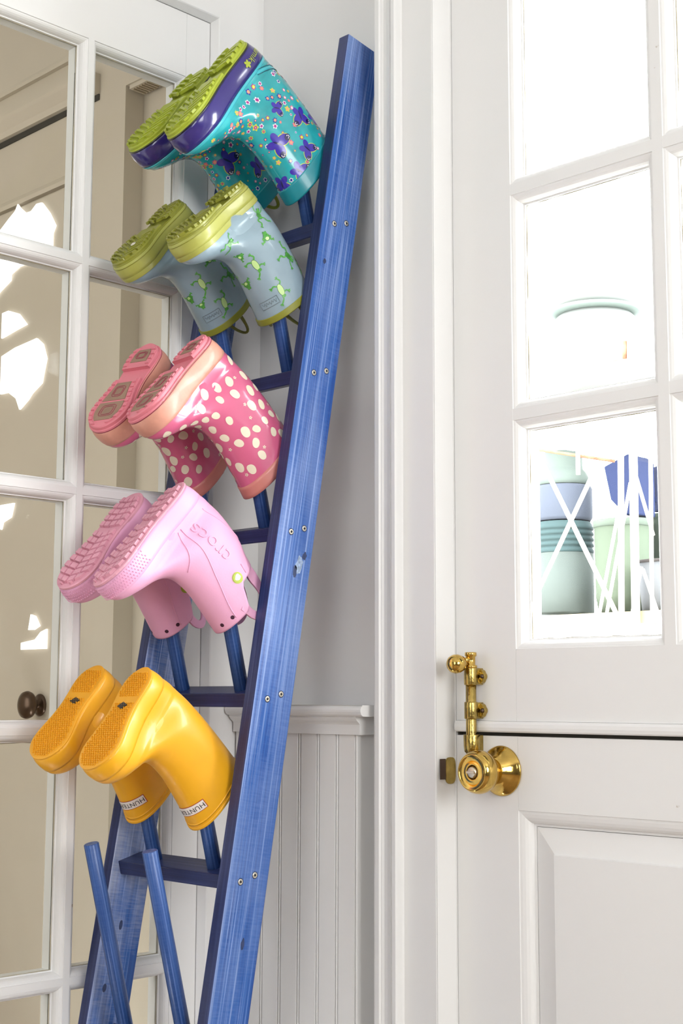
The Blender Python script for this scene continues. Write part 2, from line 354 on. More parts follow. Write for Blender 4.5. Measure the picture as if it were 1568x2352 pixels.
# strike plate on the jamb
sp = MB(); zc = .9680
pf = [(.019 * math.copysign(abs(math.sin(t)) ** .6, math.sin(t)), .011 * math.copysign(abs(math.cos(t)) ** .6, math.cos(t))) for t in [i * PI / 12 for i in range(24)]]
sp.prism([(a, b) for a, b in pf], (XA + .0006, -.012, zc), (0, 0, 1), (0, 1, 0), (.0022, 0, 0))
spo = sp.obj('strike_plate', M['brassold'], wall_back, .0004)
m = MB(); m.box((XA + .0028, -.036, zc - .012), (XA + .0034, -.024, zc + .017)); m.obj('latch_lip', M['bronze'], spo)

# ------------------------------------------------------------------ left wall with the glazed closet door
XL = -.003; XF = -.018
m = MB(); m.box((-.12, -.088, 0), (XL, .12, ZC)); m.box((-.12, -.75, 2.2505), (XL, -.088, ZC)); m.box((-.12, RY, 0), (XL, -.75, ZC))
struct(m.obj('wall_left', M['wallwhite']))
m = MB()
cpf = [(0, 0), (-.0135, 0), (-.0150, -.0015), (-.0205, -.0165), (-.0205, -.05), (0, -.05)]
m.prism(cpf, (-.001, -.0885, 0), (0, 1, 0), (1, 0, 0), (0, 0, 2.2495))
m.prism(cpf, (-.0014, -.7495, 2.2495), (0, 0, 1), (1, 0, 0), (0, .661, 0))
m.prism(cpf, (-.001, -.7495, 0), (0, -1, 0), (1, 0, 0), (0, 0, 2.2495))
struct(m.obj('trim_5', M['white']), 'white casing around the tall glazed door on the left wall', 'trim')
d3 = empty('door_3', (XF, -.1105, .01)); struct(d3, 'tall white glazed door with many panes on the left wall', 'door')
glazed(d3, sub(d3, (XF, 0, 0)), (0, 1, 0), (1, 0, 0), -.545, -.161, 2.1155, .32, [-.353], [1.749, 1.385, 1.021, .657], .011, .011, .018, .040,
       (-.728, -.1105), 2.2275, .012, M['white'])

# ------------------------------------------------------------------ room beyond the glazed door
m = MB(); m.box((-1.9, 0.0, 0), (-.412, .12, ZC)); m.box((-.412, .045, 0), (-.121, .12, ZC)); m.box((-.4119, 0, 2.275), (-.121, .0449, ZC))
struct(m.obj('wall_beyond', M['tan']))
m = MB(); m.box((-1.95, -2.6, 0), (-1.9, .12, ZC)); struct(m.obj('wall_beyond_far', M['tan']))
m = MB(); m.box((-1.9, -2.6, -.05), (-.12, 0, 0)); struct(m.obj('floor_beyond', M['floor']))
m = MB(); m.box((-1.95, -2.7, 0), (-.12, -2.6, ZC)); struct(m.obj('wall_beyond_front', M['tan']))
m = MB(); m.box((-.405, .004, 2.2665), (-.28, .040, 2.2748)); vent = struct(m.obj('trim_6', M['tan']), 'ribbed soffit vent in the alcove behind the glass', 'vent')
for i in range(14):
    m = MB(); x = -.398 + i * .0085; m.box((x, .007, 2.2635), (x + .0035, .037, 2.2668)); m.obj('slat', M['tandark'], vent)
# flat door in the room beyond, with mouldings above it
m = MB(); m.box((-1.25, -.012, .01), (-.60, -.0005, 2.11)); d4 = struct(m.obj('door_4', M['tan'], None, .002), 'flat tan door in the room behind the glass', 'door')
m = MB()
m.lathe([(.022, 0), (.022, .002), (.018, .005), (.008, .008), (.008, .014), (.017, .017), (.0255, .024), (.0275, .030), (.0255, .036), (.017, .041), (.008, .0435), (.0001, .044)], (-.632, -.012, 1.056), (0, -1, 0), 28)
m.obj('oval_knob', M['bronze'], d4)
def mould(name, prof, z, x0, x1):
    m = MB(); m.prism(prof, (x0, -.0003, z), (0, -1, 0), (0, 0, 1), (x1 - x0, 0, 0)); return struct(m.obj(name, M['tan']))
mould('trim_7', [(0, 0), (.012, 0), (.016, .012), (.03, .028), (.034, .034), (.034, .042), (0, .042)], 2.285, -1.4, -.5)
mould('trim_8', [(0, 0), (.010, 0), (.012, .006), (.010, .014), (0, .014)], 2.385, -1.4, -.5)
m = MB(); m.box((-1.4, -.003, 2.272), (-.5, -.0003, 2.2845)); struct(m.obj('trim_9', M['gap']))  # dark strip painted in for the shadow gap under the moulding
mould('trim_10', [(0, 0), (.012, 0), (.014, .008), (.008, .02), (0, .02)], 2.118, -1.4, -.57)
# ragged reflections in the glass, built as glowing flat shapes on the wall behind
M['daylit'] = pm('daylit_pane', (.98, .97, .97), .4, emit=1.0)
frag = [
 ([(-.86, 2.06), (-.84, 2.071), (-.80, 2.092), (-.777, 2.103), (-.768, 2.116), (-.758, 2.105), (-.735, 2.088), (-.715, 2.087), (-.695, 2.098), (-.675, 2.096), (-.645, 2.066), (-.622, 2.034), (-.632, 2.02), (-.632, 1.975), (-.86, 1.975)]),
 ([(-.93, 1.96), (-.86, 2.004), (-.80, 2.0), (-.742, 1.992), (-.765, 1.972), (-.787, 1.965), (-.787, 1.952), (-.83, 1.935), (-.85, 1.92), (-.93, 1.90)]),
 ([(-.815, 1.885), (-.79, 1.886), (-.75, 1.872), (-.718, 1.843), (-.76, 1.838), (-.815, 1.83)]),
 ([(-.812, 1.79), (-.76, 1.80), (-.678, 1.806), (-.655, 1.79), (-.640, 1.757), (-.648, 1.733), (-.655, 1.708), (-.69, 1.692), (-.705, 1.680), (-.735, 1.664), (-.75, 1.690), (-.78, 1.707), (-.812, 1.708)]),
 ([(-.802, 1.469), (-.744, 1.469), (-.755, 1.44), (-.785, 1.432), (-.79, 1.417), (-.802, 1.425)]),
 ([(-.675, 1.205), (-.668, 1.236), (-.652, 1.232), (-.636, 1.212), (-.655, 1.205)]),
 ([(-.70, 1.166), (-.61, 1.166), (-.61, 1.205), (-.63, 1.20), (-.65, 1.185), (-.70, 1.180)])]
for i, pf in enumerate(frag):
    m = MB(); m.prism(pf, (0, -.0135, 0), (1, 0, 0), (0, 0, 1), (0, -.004, 0)); struct(m.obj('window_%d' % (i + 3), M['daylit']))  # flat glowing shapes standing in for reflections in the glass

# far walls of the room (out of the picture)
M['farwall'] = pm('soft_grey_wall', (.24, .235, .23), .6)
m = MB(); m.box((RX, RY, 0), (RX + .1, .12, ZC)); struct(m.obj('wall_right', M['farwall']))
m = MB(); m.box((-.12, RY - .1, 0), (RX, RY, ZC)); struct(m.obj('wall_front', M['farwall']))

# ------------------------------------------------------------------ blue ladder
XR0, XR1 = .263, .285; XL0, XL1 = -.001, .020
SLP = .1766
yf = lambda z: -.0748 - SLP * (2.118 - z)
ang = math.atan(SLP)
lad = empty('boot_ladder', (.142, -.41, 0))
tag(lad, 'tall blue-stained wooden ladder with pegs holding upside-down boots', 'ladder')
lw = lambda p: Vector(p) - lad.location
RD = .0729
dirL = Vector((0, math.sin(ang), math.cos(ang))); dirN = Vector((0, math.cos(ang), -math.sin(ang)))
base = Vector((0, yf(0), 0)); LEN = 2.118 / math.cos(ang)
def rail(x0, x1):
    me = MB(); w = x1 - x0
    # local: x across thickness, y depth, z along the rail; bottom cut level with the floor
    zb = math.tan(ang)
    me.add([(0, 0, 0.0), (w, 0, 0), (w, RD, zb * RD), (0, RD, zb * RD), (0, 0, LEN), (w, 0, LEN), (w, RD, LEN), (0, RD, LEN)],
           [(3, 2, 1, 0), (4, 5, 6, 7), (0, 1, 5, 4), (1, 2, 6, 5), (2, 3, 7, 6), (3, 0, 4, 7)])
    o = me.obj('rail', M['blue'], lad, .0016); o.data.materials.append(M['bluedark'])
    for p in o.data.polygons:
        if p.normal.y < -.5: p.material_index = 1      # narrow front edge: thick dark stain
    o.location = lw((x0, yf(0), 0)); o.rotation_euler = (-ang, 0, 0)
    return o
rr = rail(XR0, XR1); rl = rail(XL0, XL1); rl.data.materials[0] = M['blueworn']
RC = [(-.0922, 1.8008), (-.1342, 1.5588), (-.1782, 1.3147), (-.2217, 1.0728), (-.2679, .8245), (-.3115, .580), (-.355, .336), (-.3985, .10)]
TA = math.radians(14.5)
rdep, rh = .0455, .0205
pdir = Vector((0, -math.sin(TA), math.cos(TA))); ddir = Vector((0, math.cos(TA), math.sin(TA)))
PEGX = (.0815, .2175)
def grainbox(name, o, ex, ey, ez, sx, sy, sz):
    """a stick whose own z runs along ez"""
    m = MB(); m.box((-sx / 2, -sy / 2, 0), (sx / 2, sy / 2, sz)); ob = m.obj(name, M['bluedark'], lad, .0012)
    ob.matrix_local = Matrix.Translation(o) @ Matrix((ex, ey, ez)).transposed().to_4x4(); return ob
for i, (cy, cz) in enumerate(RC):
    g = grainbox('rung', lw((XL1 - .0004, cy, cz)), ddir, pdir, Vector((1, 0, 0)), rdep, rh, XR0 - XL1 + .0008)
    if i > 5: continue
    for j, px in enumerate(PEGX):
        plen = .285 if i == 5 else ((.234, .198), (.228, .214), (.206, .206), (.258, .250), (.228, .218))[i][j]
        m = MB(); pr = .0108
        m.lathe([(pr, 0), (pr, plen - .001), (pr - .0008, plen)], (0, 0, 0), (0, 0, 1), 20)
        p = m.obj('peg', M['bluemid'], lad); p.location = lw((px, cy, cz)) + pdir * (rh / 2 - .001); p.rotation_euler = (TA, 0, .4 * i + j)
        p.rotation_mode = 'QUATERNION'; p.rotation_quaternion = Vector((0, 0, 1)).rotation_difference(pdir)
    for s, dz in ((-1, -.0), (1, .0)):
        m = MB(); c = Vector((XR1, cy, cz)) + ddir * .0135 * s
        m.lathe([(.0001, .0001), (.0013, .0001), (.0015, .0007), (.0036, .0009), (.0042, .0003), (.0042, -.0005)], (0, 0, 0), (1, 0, 0), 16)
        sc = m.obj('screw', M['screw'], lad); sc.location = lw(c)
        m = MB(); m.lathe([(.0001, .0012), (.0017, .0012), (.0017, .0005)], (0, 0, 0), (1, 0, 0), 8); m.obj('screw_socket', M['black'], sc)
        m = MB(); m.lathe([(.0001, .00015), (.0052, .00015), (.0052, -.0003)], (0, 0, 0), (1, 0, 0), 14)
        m.obj('screw_hole', M['knot'], sc)
# knots on the outer face of the near rail
for (yy, zz, a, b, mt) in ((-.1748, 1.264, .0065, .013, 'knotpale'), (-.1645, 1.277, .004, .006, 'knot'), (-.1835, 1.254, .004, .009, 'knot'), (-.2757, .738, .0030, .0072, 'knot'), (-.1262, 1.733, .003, .004, 'knot')):
    m = MB(); pf = [(a * math.cos(t) * (1 + .25 * rnd.uniform(-1, 1)), b * math.sin(t) * (1 + .2 * rnd.uniform(-1, 1))) for t in [k * PI / 9 for k in range(18)]]
    m.prism(pf, lw((XR1 - .0005, yy, zz)), (0, 1, 0), (0, .17, 1), (.0007, 0, 0)); m.obj('knot_mark', M[mt], lad)
for (yy, zz, a, b, mt) in ((-.285, .735, .003, .007, 'knot'), (-.312, .648, .0035, .006, 'knot')):
    m = MB(); pf = [(a * math.cos(t), b * math.sin(t)) for t in [k * PI / 9 for k in range(18)]]
    m.prism(pf, lw((XL1 - .0005, yy, zz)), (0, 1, 0), (0, .17, 1), (.0007, 0, 0)); m.obj('knot_mark', M[mt], lad)

#BOOTS
# ------------------------------------------------------------------ rubber boots
def rubber(name, col, rough=.28, coat=.35, bump=.05, bscale=90, vary=.04):
    return pm(name, col, rough, 0, .5, coat, bump, bscale, vary, 30)
def pchip(xs, ys):
    xs = np.array(xs, float); ys = np.array(ys, float); h = np.diff(xs); d = np.diff(ys) / h; n = len(xs); mm = np.zeros(n)
    mm[0], mm[-1] = d[0], d[-1]
    for i in range(1, n - 1):
        if d[i - 1] * d[i] > 0:
            w1, w2 = 2 * h[i] + h[i - 1], h[i] + 2 * h[i - 1]; mm[i] = (w1 + w2) / (w1 / d[i - 1] + w2 / d[i])
    def f(x):
        x = min(max(x, xs[0]), xs[-1]); i = min(int(np.searchsorted(xs, x, 'right')) - 1, n - 2); t = (x - xs[i]) / h[i]
        return float((1 + 2 * t) * (1 - t) ** 2 * ys[i] + t * (1 - t) ** 2 * h[i] * mm[i] + t * t * (3 - 2 * t) * ys[i + 1] + t * t * (t - 1) * h[i] * mm[i + 1])
    return f
SOLE = pchip([0, .04, .12, .22, .32, .42, .52, .62, .72, .82, .90, .96, 1], [.60, .66, .72, .735, .70, .665, .71, .82, .94, 1.0, .99, .95, .9])
def half(xi):
    """half width of the sole (1 = ball of the foot) at xi along its length, rounded at both ends"""
    xi = min(max(xi, 0), 1)
    e = math.sqrt(max(0, 1 - (1 - min(1, xi / .17)) ** 2)) if xi < .17 else (math.sqrt(max(0, 1 - ((xi - .74) / .26) ** 2.3)) if xi > .74 else 1)
    return SOLE(xi) * e
def sstep(a, b, x):
    t = min(max((x - a) / (b - a), 0), 1); return t * t * (3 - 2 * t)

class Boot:
    def __init__(s, name, label, cat_group, L, Wd, H, pose, side, prof, NR=56):
        th, ph, ro, O = pose
        s.L, s.Wd, s.H, s.side = L, Wd, H, side
        c, sn = math.cos(math.radians(ph)), math.sin(math.radians(ph)); t = math.radians(th)
        Rz = Matrix(((c, -sn, 0), (sn, c, 0), (0, 0, 1)))
        u = Rz @ Vector((0, -math.cos(t), -math.sin(t))); v = Rz @ Vector((0, math.sin(t), -math.cos(t))); w = u.cross(v)
        cr_, sr_ = math.cos(math.radians(ro)), math.sin(math.radians(ro)); v, w = v * cr_ - w * sr_, w * cr_ + v * sr_
        s.root = empty(name, O); s.root.rotation_euler = Matrix((u, w * -1, v)).transposed().to_euler()
        # local axes: x toe, y = -w (left handed fix), z = sole to shaft
        tag(s.root, label, 'boot', cat_group)
        s.uf = pchip([p[0] * H for p in prof['front']], [p[1] * L for p in prof['front']])
        s.ub = pchip([p[0] * H for p in prof['back']], [p[1] * L for p in prof['back']])
        s.Bm = prof['B']; s.B = lambda v: s.Bm * (1 + .25 * max(0, v / H - .4)); s.kF, s.kB = prof.get('kF', 0), prof.get('kB', 0); s.dip = prof.get('dip', 0)
        s.NR = NR
    def P(s, u, w, v): return Vector((u, -w, v))
    def ring(s, v, ofs=0.0, grow=0.0, vz=None):
        L, H = s.L, s.H; uf, ub = s.uf(v) + ofs, s.ub(v) - ofs
        bl = sstep(.15 * H, .40 * H, v); pts = []
        for i in range(s.NR):
            a = 2 * PI * i / s.NR; xi = (1 - math.cos(a)) / 2
            # along the foot the section is read off the sole outline, up the shaft it is an ellipse
            u = ub + (uf - ub) * xi
            tt = min(max((v / H - .35) / .65, 0), 1); mid = (u / L - .27) / .3
            u += (s.kF * tt * min(max(mid, 0), 1.2) - s.kB * tt * min(max(-mid, 0), 1.2)) * L
            foot = half((u + .06 * L) / (1.06 * L)) if False else half(xi) if uf > .9 * L else half(xi) * (1 - .12 * sstep(.15 * H, .3 * H, v))
            wf = foot * s.Wd * (1 - .13 * sstep(.06 * H, .26 * H, v))
            ws = s.B(v) * abs(math.sin(a)) ** .92
            w = (wf * (1 - bl) + ws * bl)
            w = w + ofs * abs(math.sin(a)) ** .5
            skew = .05 * s.Wd * s.side * math.sin(PI * min(1, max(0, (u / L - .3) / .7))) * (1 - bl)
            z = v if vz is None else vz
            if s.dip: z -= s.dip * sstep(.55 * H, H, v) * (1 - sstep(.44, .66, xi))
            pts.append(s.P(u, math.copysign(w, math.sin(a)) + skew, z))
        return pts
    def upper(s, mat, v0=.004, thick=.0022):
        H = s.H
        fr = [.02, .05, .08, .11, .14, .165, .19, .205, .22, .235, .25, .265, .28, .295, .31, .33, .36, .40, .44, .48, .54, .60, .67, .74, .81, .88, .94, .985]
        vs = [f * H for f in fr]
        R = [s.ring(v) for v in vs]
        m0 = MB(); m0.loft(R, True, True, False); s.bvh = BVHTree.FromPolygons([Vector(p) for p in m0.v], [f for f in m0.f])
        rim = [s.ring(H, -.0004), s.ring(H, -thick * .6, vz=H + .0004), s.ring(H - .0005, -thick)]
        inn = [s.ring(v, -thick) for v in [f * H for f in (.9, .75, .6, .48, .40, .34, .30)]]
        inn += [[Vector((p.x, p.y, z)) for p in s.ring(.30 * H, -thick - .004)] for z in (.2 * H, .1 * H)]
        m = MB(); m.loft(R + rim + inn, True, True, True); s.up = m.obj('upper', mat, s.root); return s.up
    def band(s, name, mat, v0, v1, o0, o1=None, n=4, bulge=.0, ribs=0, parent=None):
        o1 = o0 if o1 is None else o1; R = [s.ring(v0, -.001)]
        for k in range(n + 1):
            f = k / n; v = v0 + (v1 - v0) * f; o = o0 + (o1 - o0) * f + bulge * math.sin(PI * f)
            if ribs: o += ribs * (k % 2)
            R.append(s.ring(v, o))
        R.append(s.ring(v1, -.001))
        m = MB(); m.loft(R, True, v0 < .01, False); return m.obj(name, mat, parent or s.root)
    def cuff(s, name, mat, v0, o, ribs=0, n=10):
        H = s.H; R = [s.ring(v0, -.0005)]
        for k in range(n + 1): R.append(s.ring(v0 + (H + .0006 - v0) * k / n, o + (ribs * (k % 2) if k < n else 0)))
        R += [s.ring(H, o - .001, vz=H + .0016), s.ring(H, -.0024, vz=H + .0012), s.ring(H - .004, -.0030)]
        m = MB(); m.loft(R, True, False, False); return m.obj(name, mat, s.root)
    def slab(s, mb, z0, z1, u0=0, u1=1, ofs=0.0, round_=.0):
        """plate with the outline of the sole between two stations, standing proud of the sole (z negative)"""
        L = s.L; n = 30; P1 = []; P2 = []
        us = [u0 + (u1 - u0) * (1 - math.cos(PI * k / n)) / 2 for k in range(n + 1)]
        ub0, uf0 = s.ub(.004), s.uf(.004)
        def pt(xi, sg, z, sh):
            x = ub0 + (uf0 - ub0) * xi; w = max(0, half(xi) * s.Wd + ofs - sh)
            sk = .05 * s.Wd * s.side * math.sin(PI * min(1, max(0, (x / L - .3) / .7)))
            cx = (ub0 + uf0) / 2; x = cx + (x - cx) * (1 + 2 * (ofs - sh) / L)
            return s.P(x, sg * w + sk, z)
        def out(z, sh): return [pt(q, 1, z, sh) for q in us] + [pt(q, -1, z, sh) for q in reversed(us)]
        mb.loft([out(z0, 0), out(z1 + (z0 - z1) * .3, 0), out(z1, round_)], True, False, True, False)
    def sole_w(s, u):
        ub0, uf0 = s.ub(.004), s.uf(.004); xi = (u - ub0) / (uf0 - ub0)
        if xi <= 0 or xi >= 1: return 0, 0
        return half(xi) * s.Wd, .05 * s.Wd * s.side * math.sin(PI * min(1, max(0, (u / s.L - .3) / .7)))
    def inside(s, u, w, mar):
        h, k = s.sole_w(u); h2, _ = s.sole_w(u - mar); h3, _ = s.sole_w(u + mar)
        return abs(w - k) < h - mar and h2 > 0 and h3 > 0
    def lug(s, mb, poly, z0, z1, mar=.002, shrink=.85):
        if not all(s.inside(u, w, mar) for u, w in poly):
            # trim against the outline
            q = []
            for u, w in poly:
                h, k = s.sole_w(min(max(u, s.ub(.004) + .004), s.uf(.004) - .004)); w2 = min(max(w, k - h + mar), k + h - mar); q.append((min(max(u, s.ub(.004) + mar + .002), s.uf(.004) - mar - .002), w2))
            poly = q
            A = abs(sum(poly[i - 1][0] * poly[i][1] - poly[i][0] * poly[i - 1][1] for i in range(len(poly)))) / 2
            if A < 6e-6: return
        cx = sum(p[0] for p in poly) / len(poly); cy = sum(p[1] for p in poly) / len(poly)
        top = [(cx + (u - cx) * shrink, cy + (w - cy) * shrink) for u, w in poly]
        mb.loft([[s.P(u, w, z0) for u, w in poly], [s.P(u, w, z1) for u, w in top]], True, False, True, False)
    # ---- flat prints laid on the rubber
    def hit(s, o, d): return s.bvh.ray_cast(Vector(o), Vector(d))
    def side_pt(s, u, v, sg=1):
        return s.hit(s.P(u, sg * .2, v), s.P(0, -sg, 0))
    def frame(s, n, upv=None):
        upv = upv or Vector((0, 0, 1)); t2 = upv - n * upv.dot(n)
        if t2.length < .2: t2 = Vector((-1, 0, 0)) - n * (-n.x)
        t2.normalize(); return t2.cross(n), t2
    def blob(s, mb, c, n, T1, T2, fn, off, k=16, rings=(.5, 1.0), ctr=(0, 0)):
        def pr(a, b):
            p = c + T1 * a + T2 * b + n * .02; h = s.bvh.ray_cast(p, -n, .05)
            return (h[0] + h[1] * off * (1 if h[1].dot(n) > 0 else -1)) if h[0] is not None else None
        vs = [pr(*ctr)]
        for r in rings:
            for i in range(k):
                x, y = fn(2 * PI * i / k); vs.append(pr(ctr[0] + (x - 0) * r, ctr[1] + (y - 0) * r))
        if any(v is None for v in vs): return False
        fs = [(0, 1 + i, 1 + (i + 1) % k) for i in range(k)]
        for q in range(len(rings) - 1):
            b = 1 + q * k; fs += [(b + i, b + k + i, b + k + (i + 1) % k, b + (i + 1) % k) for i in range(k)]
        mb.add(vs, fs, True); return True
    def poly(s, mb, c, n, T1, T2, vs2, fs, off):
        out = []
        for a, b, z in vs2:
            p = c + T1 * a + T2 * b + n * .02; h = s.bvh.ray_cast(p, -n, .05)
            if h[0] is None: return False
            out.append(h[0] + h[1] * (off + z))
        mb.add(out, fs); return True

def ell(rx, ry, rot=0):
    c, sn = math.cos(rot), math.sin(rot)
    return lambda a: (rx * math.cos(a) * c - ry * math.sin(a) * sn, rx * math.cos(a) * sn + ry * math.sin(a) * c)
def petal(R, n=5, k=.25):
    return lambda a: (R * (1 - k + k * math.cos(n * a)) * math.cos(a), R * (1 - k + k * math.cos(n * a)) * math.sin(a))
def text_mesh(txt, size, extrude=0, shear=0, spacing=1.0):
    cu_ = bpy.data.curves.new('txt', 'FONT'); cu_.body = txt; cu_.size = size; cu_.align_x = 'CENTER'; cu_.align_y = 'CENTER'; cu_.extrude = extrude; cu_.shear = shear
    cu_.space_character = spacing; cu_.resolution_u = 3
    ob = bpy.data.objects.new('txt', cu_); C.objects.link(ob); bpy.context.view_layer.update()
    me = bpy.data.meshes.new_from_object(ob.evaluated_get(bpy.context.evaluated_depsgraph_get()))
    vs = [tuple(v.co) for v in me.vertices]; fs = [tuple(p.vertices) for p in me.polygons]
    bpy.data.objects.remove(ob); bpy.data.curves.remove(cu_); bpy.data.meshes.remove(me); return vs, fs
def scatter(b, n, dmin, rg, vmin, vmax, keep=None):
    """points spread over the outside of the upper"""
    out = []; tries = 0
    while len(out) < n and tries < n * 40:
        tries += 1; v = rg.uniform(vmin, vmax); a = rg.uniform(0, 2 * PI)
        if rg.random() < .35:
            o = b.P(rg.uniform(.2, .95) * b.L, rg.uniform(-1, 1) * b.Wd * .8, b.H * .6); d = Vector((0, 0, -1)) if o.x > .6 * b.L else Vector((-.6, 0, -.8)).normalized()
            if o.x < .6 * b.L: o = o + Vector((.1, 0, .05))
        else:
            cx = (b.uf(v) + b.ub(v)) / 2; d = b.P(-math.cos(a), -math.sin(a), 0); o = b.P(cx, 0, v) - d * .3
        h = b.hit(o, d)
        if h[0] is None or not (vmin < h[0].z < vmax): continue
        if any((h[0] - q[0]).length < dm + dmin for q in out for dm in (0,)): continue
        if keep and not keep(h[0]): continue
        out.append((h[0], h[1]))
    return out
def loop_handle(b, name, mat, ang0, ang1, drop, r, sg, lean=(0, 0)):
    """pull loop hanging from the rim between two angles round the opening"""
    H = b.H; rg_ = b.ring(H, -.0004); N = b.NR
    i0 = int(ang0 / 360 * N) % N; i1 = int(ang1 / 360 * N) % N
    p0, p1 = rg_[i0], rg_[i1]; pts = []
    for k in range(17):
        t = k / 16; q = p0.lerp(p1, t); s_ = math.sin(PI * t)
        wide = (t - .5) * -.25 * s_
        pts.append(q + (p0 - p1) * wide + Vector((lean[0] * s_, lean[1] * s_, drop * s_ ** .62 - .006 * (1 - s_))))
    m = MB(); m.tube(pts, [r * (1.5 - .5 * min(1, 4 * min(k, 16 - k) / 16)) for k in range(17)], 8); return m.obj(name, mat, b.root)
PROF = dict(front=[(0, .985), (.06, 1.0), (.12, 1.0), (.165, .985), (.205, .945), (.235, .89), (.265, .81), (.30, .71), (.34, .635), (.40, .575), (.48, .545), (.60, .535), (.75, .55), (1.0, .585)],
            back=[(0, .0), (.10, -.03), (.22, -.055), (.36, -.055), (.55, -.045), (.75, -.02), (1.0, .02)], B=[.036, .038, .043, .046])
def prof(**k):
    p = dict(PROF); p.update(k); return p
POSE = dict(kamik=((56.3, -5.6, -.5, (.2045, -.2285, 2.0732)), (52.0, .7, .2, (.0778, -.1974, 2.0794))),
            frog=((44.5, -1.1, .3, (.2170, -.2385, 1.8408)), (48.7, 2.2, .2, (.0771, -.2460, 1.8461))),
            kitty=((50.0, -7.2, .3, (.2065, -.2935, 1.5938)), (54.0, 11.0, .6, (.0965, -.3070, 1.5979))),
            croc=((49.8, -7.9, -1.7, (.2062, -.3339, 1.3728)), (48.3, 6.1, 1.1, (.0875, -.3230, 1.3707))),
            hunter=((52.9, 7.0, -3.0, (.2187, -.4000, 1.1099)), (50.3, 8.2, 1.4, (.0925, -.3886, 1.1143))))

# --- teal butterfly boots, purple foxing, lime soles
MK = dict(teal=rubber('teal_rubber', (.02, .42, .47), .16, .6, .0, vary=.25), purple=rubber('purple_rubber', (.032, .022, .17), .2, .45), lime=rubber('lime_rubber', (.36, .43, .03), .42, .1),
          cuffteal=rubber('dark_teal_rubber', (.01, .27, .33), .3, .3), fly=rubber('violet_print', (.05, .03, .42), .2, .5), navy=rubber('navy_print', (.012, .01, .10), .2, .5),
          pink=rubber('pink_print', (.78, .16, .32), .2, .5), white=rubber('white_print', (.85, .82, .88), .2, .5), yel=rubber('lime_print', (.62, .72, .05), .2, .5), cor=rubber('coral_print', (.85, .38, .22), .2, .5),
          blueprint=rubber('blue_print', (.02, .05, .38), .2, .5), mag=rubber('magenta_print', (.42, .04, .28), .2, .5), band=rubber('pale_teal_rubber', (.06, .50, .58), .18, .5), line=rubber('dark_teal_line', (.01, .09, .13), .3, .2), edge=rubber('black_line', (.01, .01, .015), .3))
def chevrons(b, m, u0, u1, step, z0, z1, wd, ang=.55, gap=.003):
    u = u0
    while u < u1:
        h, k = b.sole_w(u)
        for sg in (-1, 1):
            w0 = k + sg * gap; w1 = k + sg * (h + .004); du = -(abs(w1 - w0)) * ang
            b.lug(m, [(u, w0), (u + wd, w0), (u + wd + du, w1), (u + du, w1)], z0, z1)
        u += step
def notches(b, m, u0, u1, step, z0, z1, ln, wd):
    u = u0
    while u < u1:
        h, k = b.sole_w(u); h2, _ = b.sole_w(u + wd)
        for sg in (-1, 1):
            b.lug(m, [(u, k + sg * (h - ln)), (u + wd, k + sg * (h2 - ln)), (u + wd, k + sg * (h2 - .0012)), (u, k + sg * (h - .0012))], z0, z1, .001, .9)
        u += step
LBK = ['shiny teal boot with butterflies nearest the ladder top, lime sole and lettered heel', 'shaded teal flower boot half hidden behind the other teal boot, top of ladder']
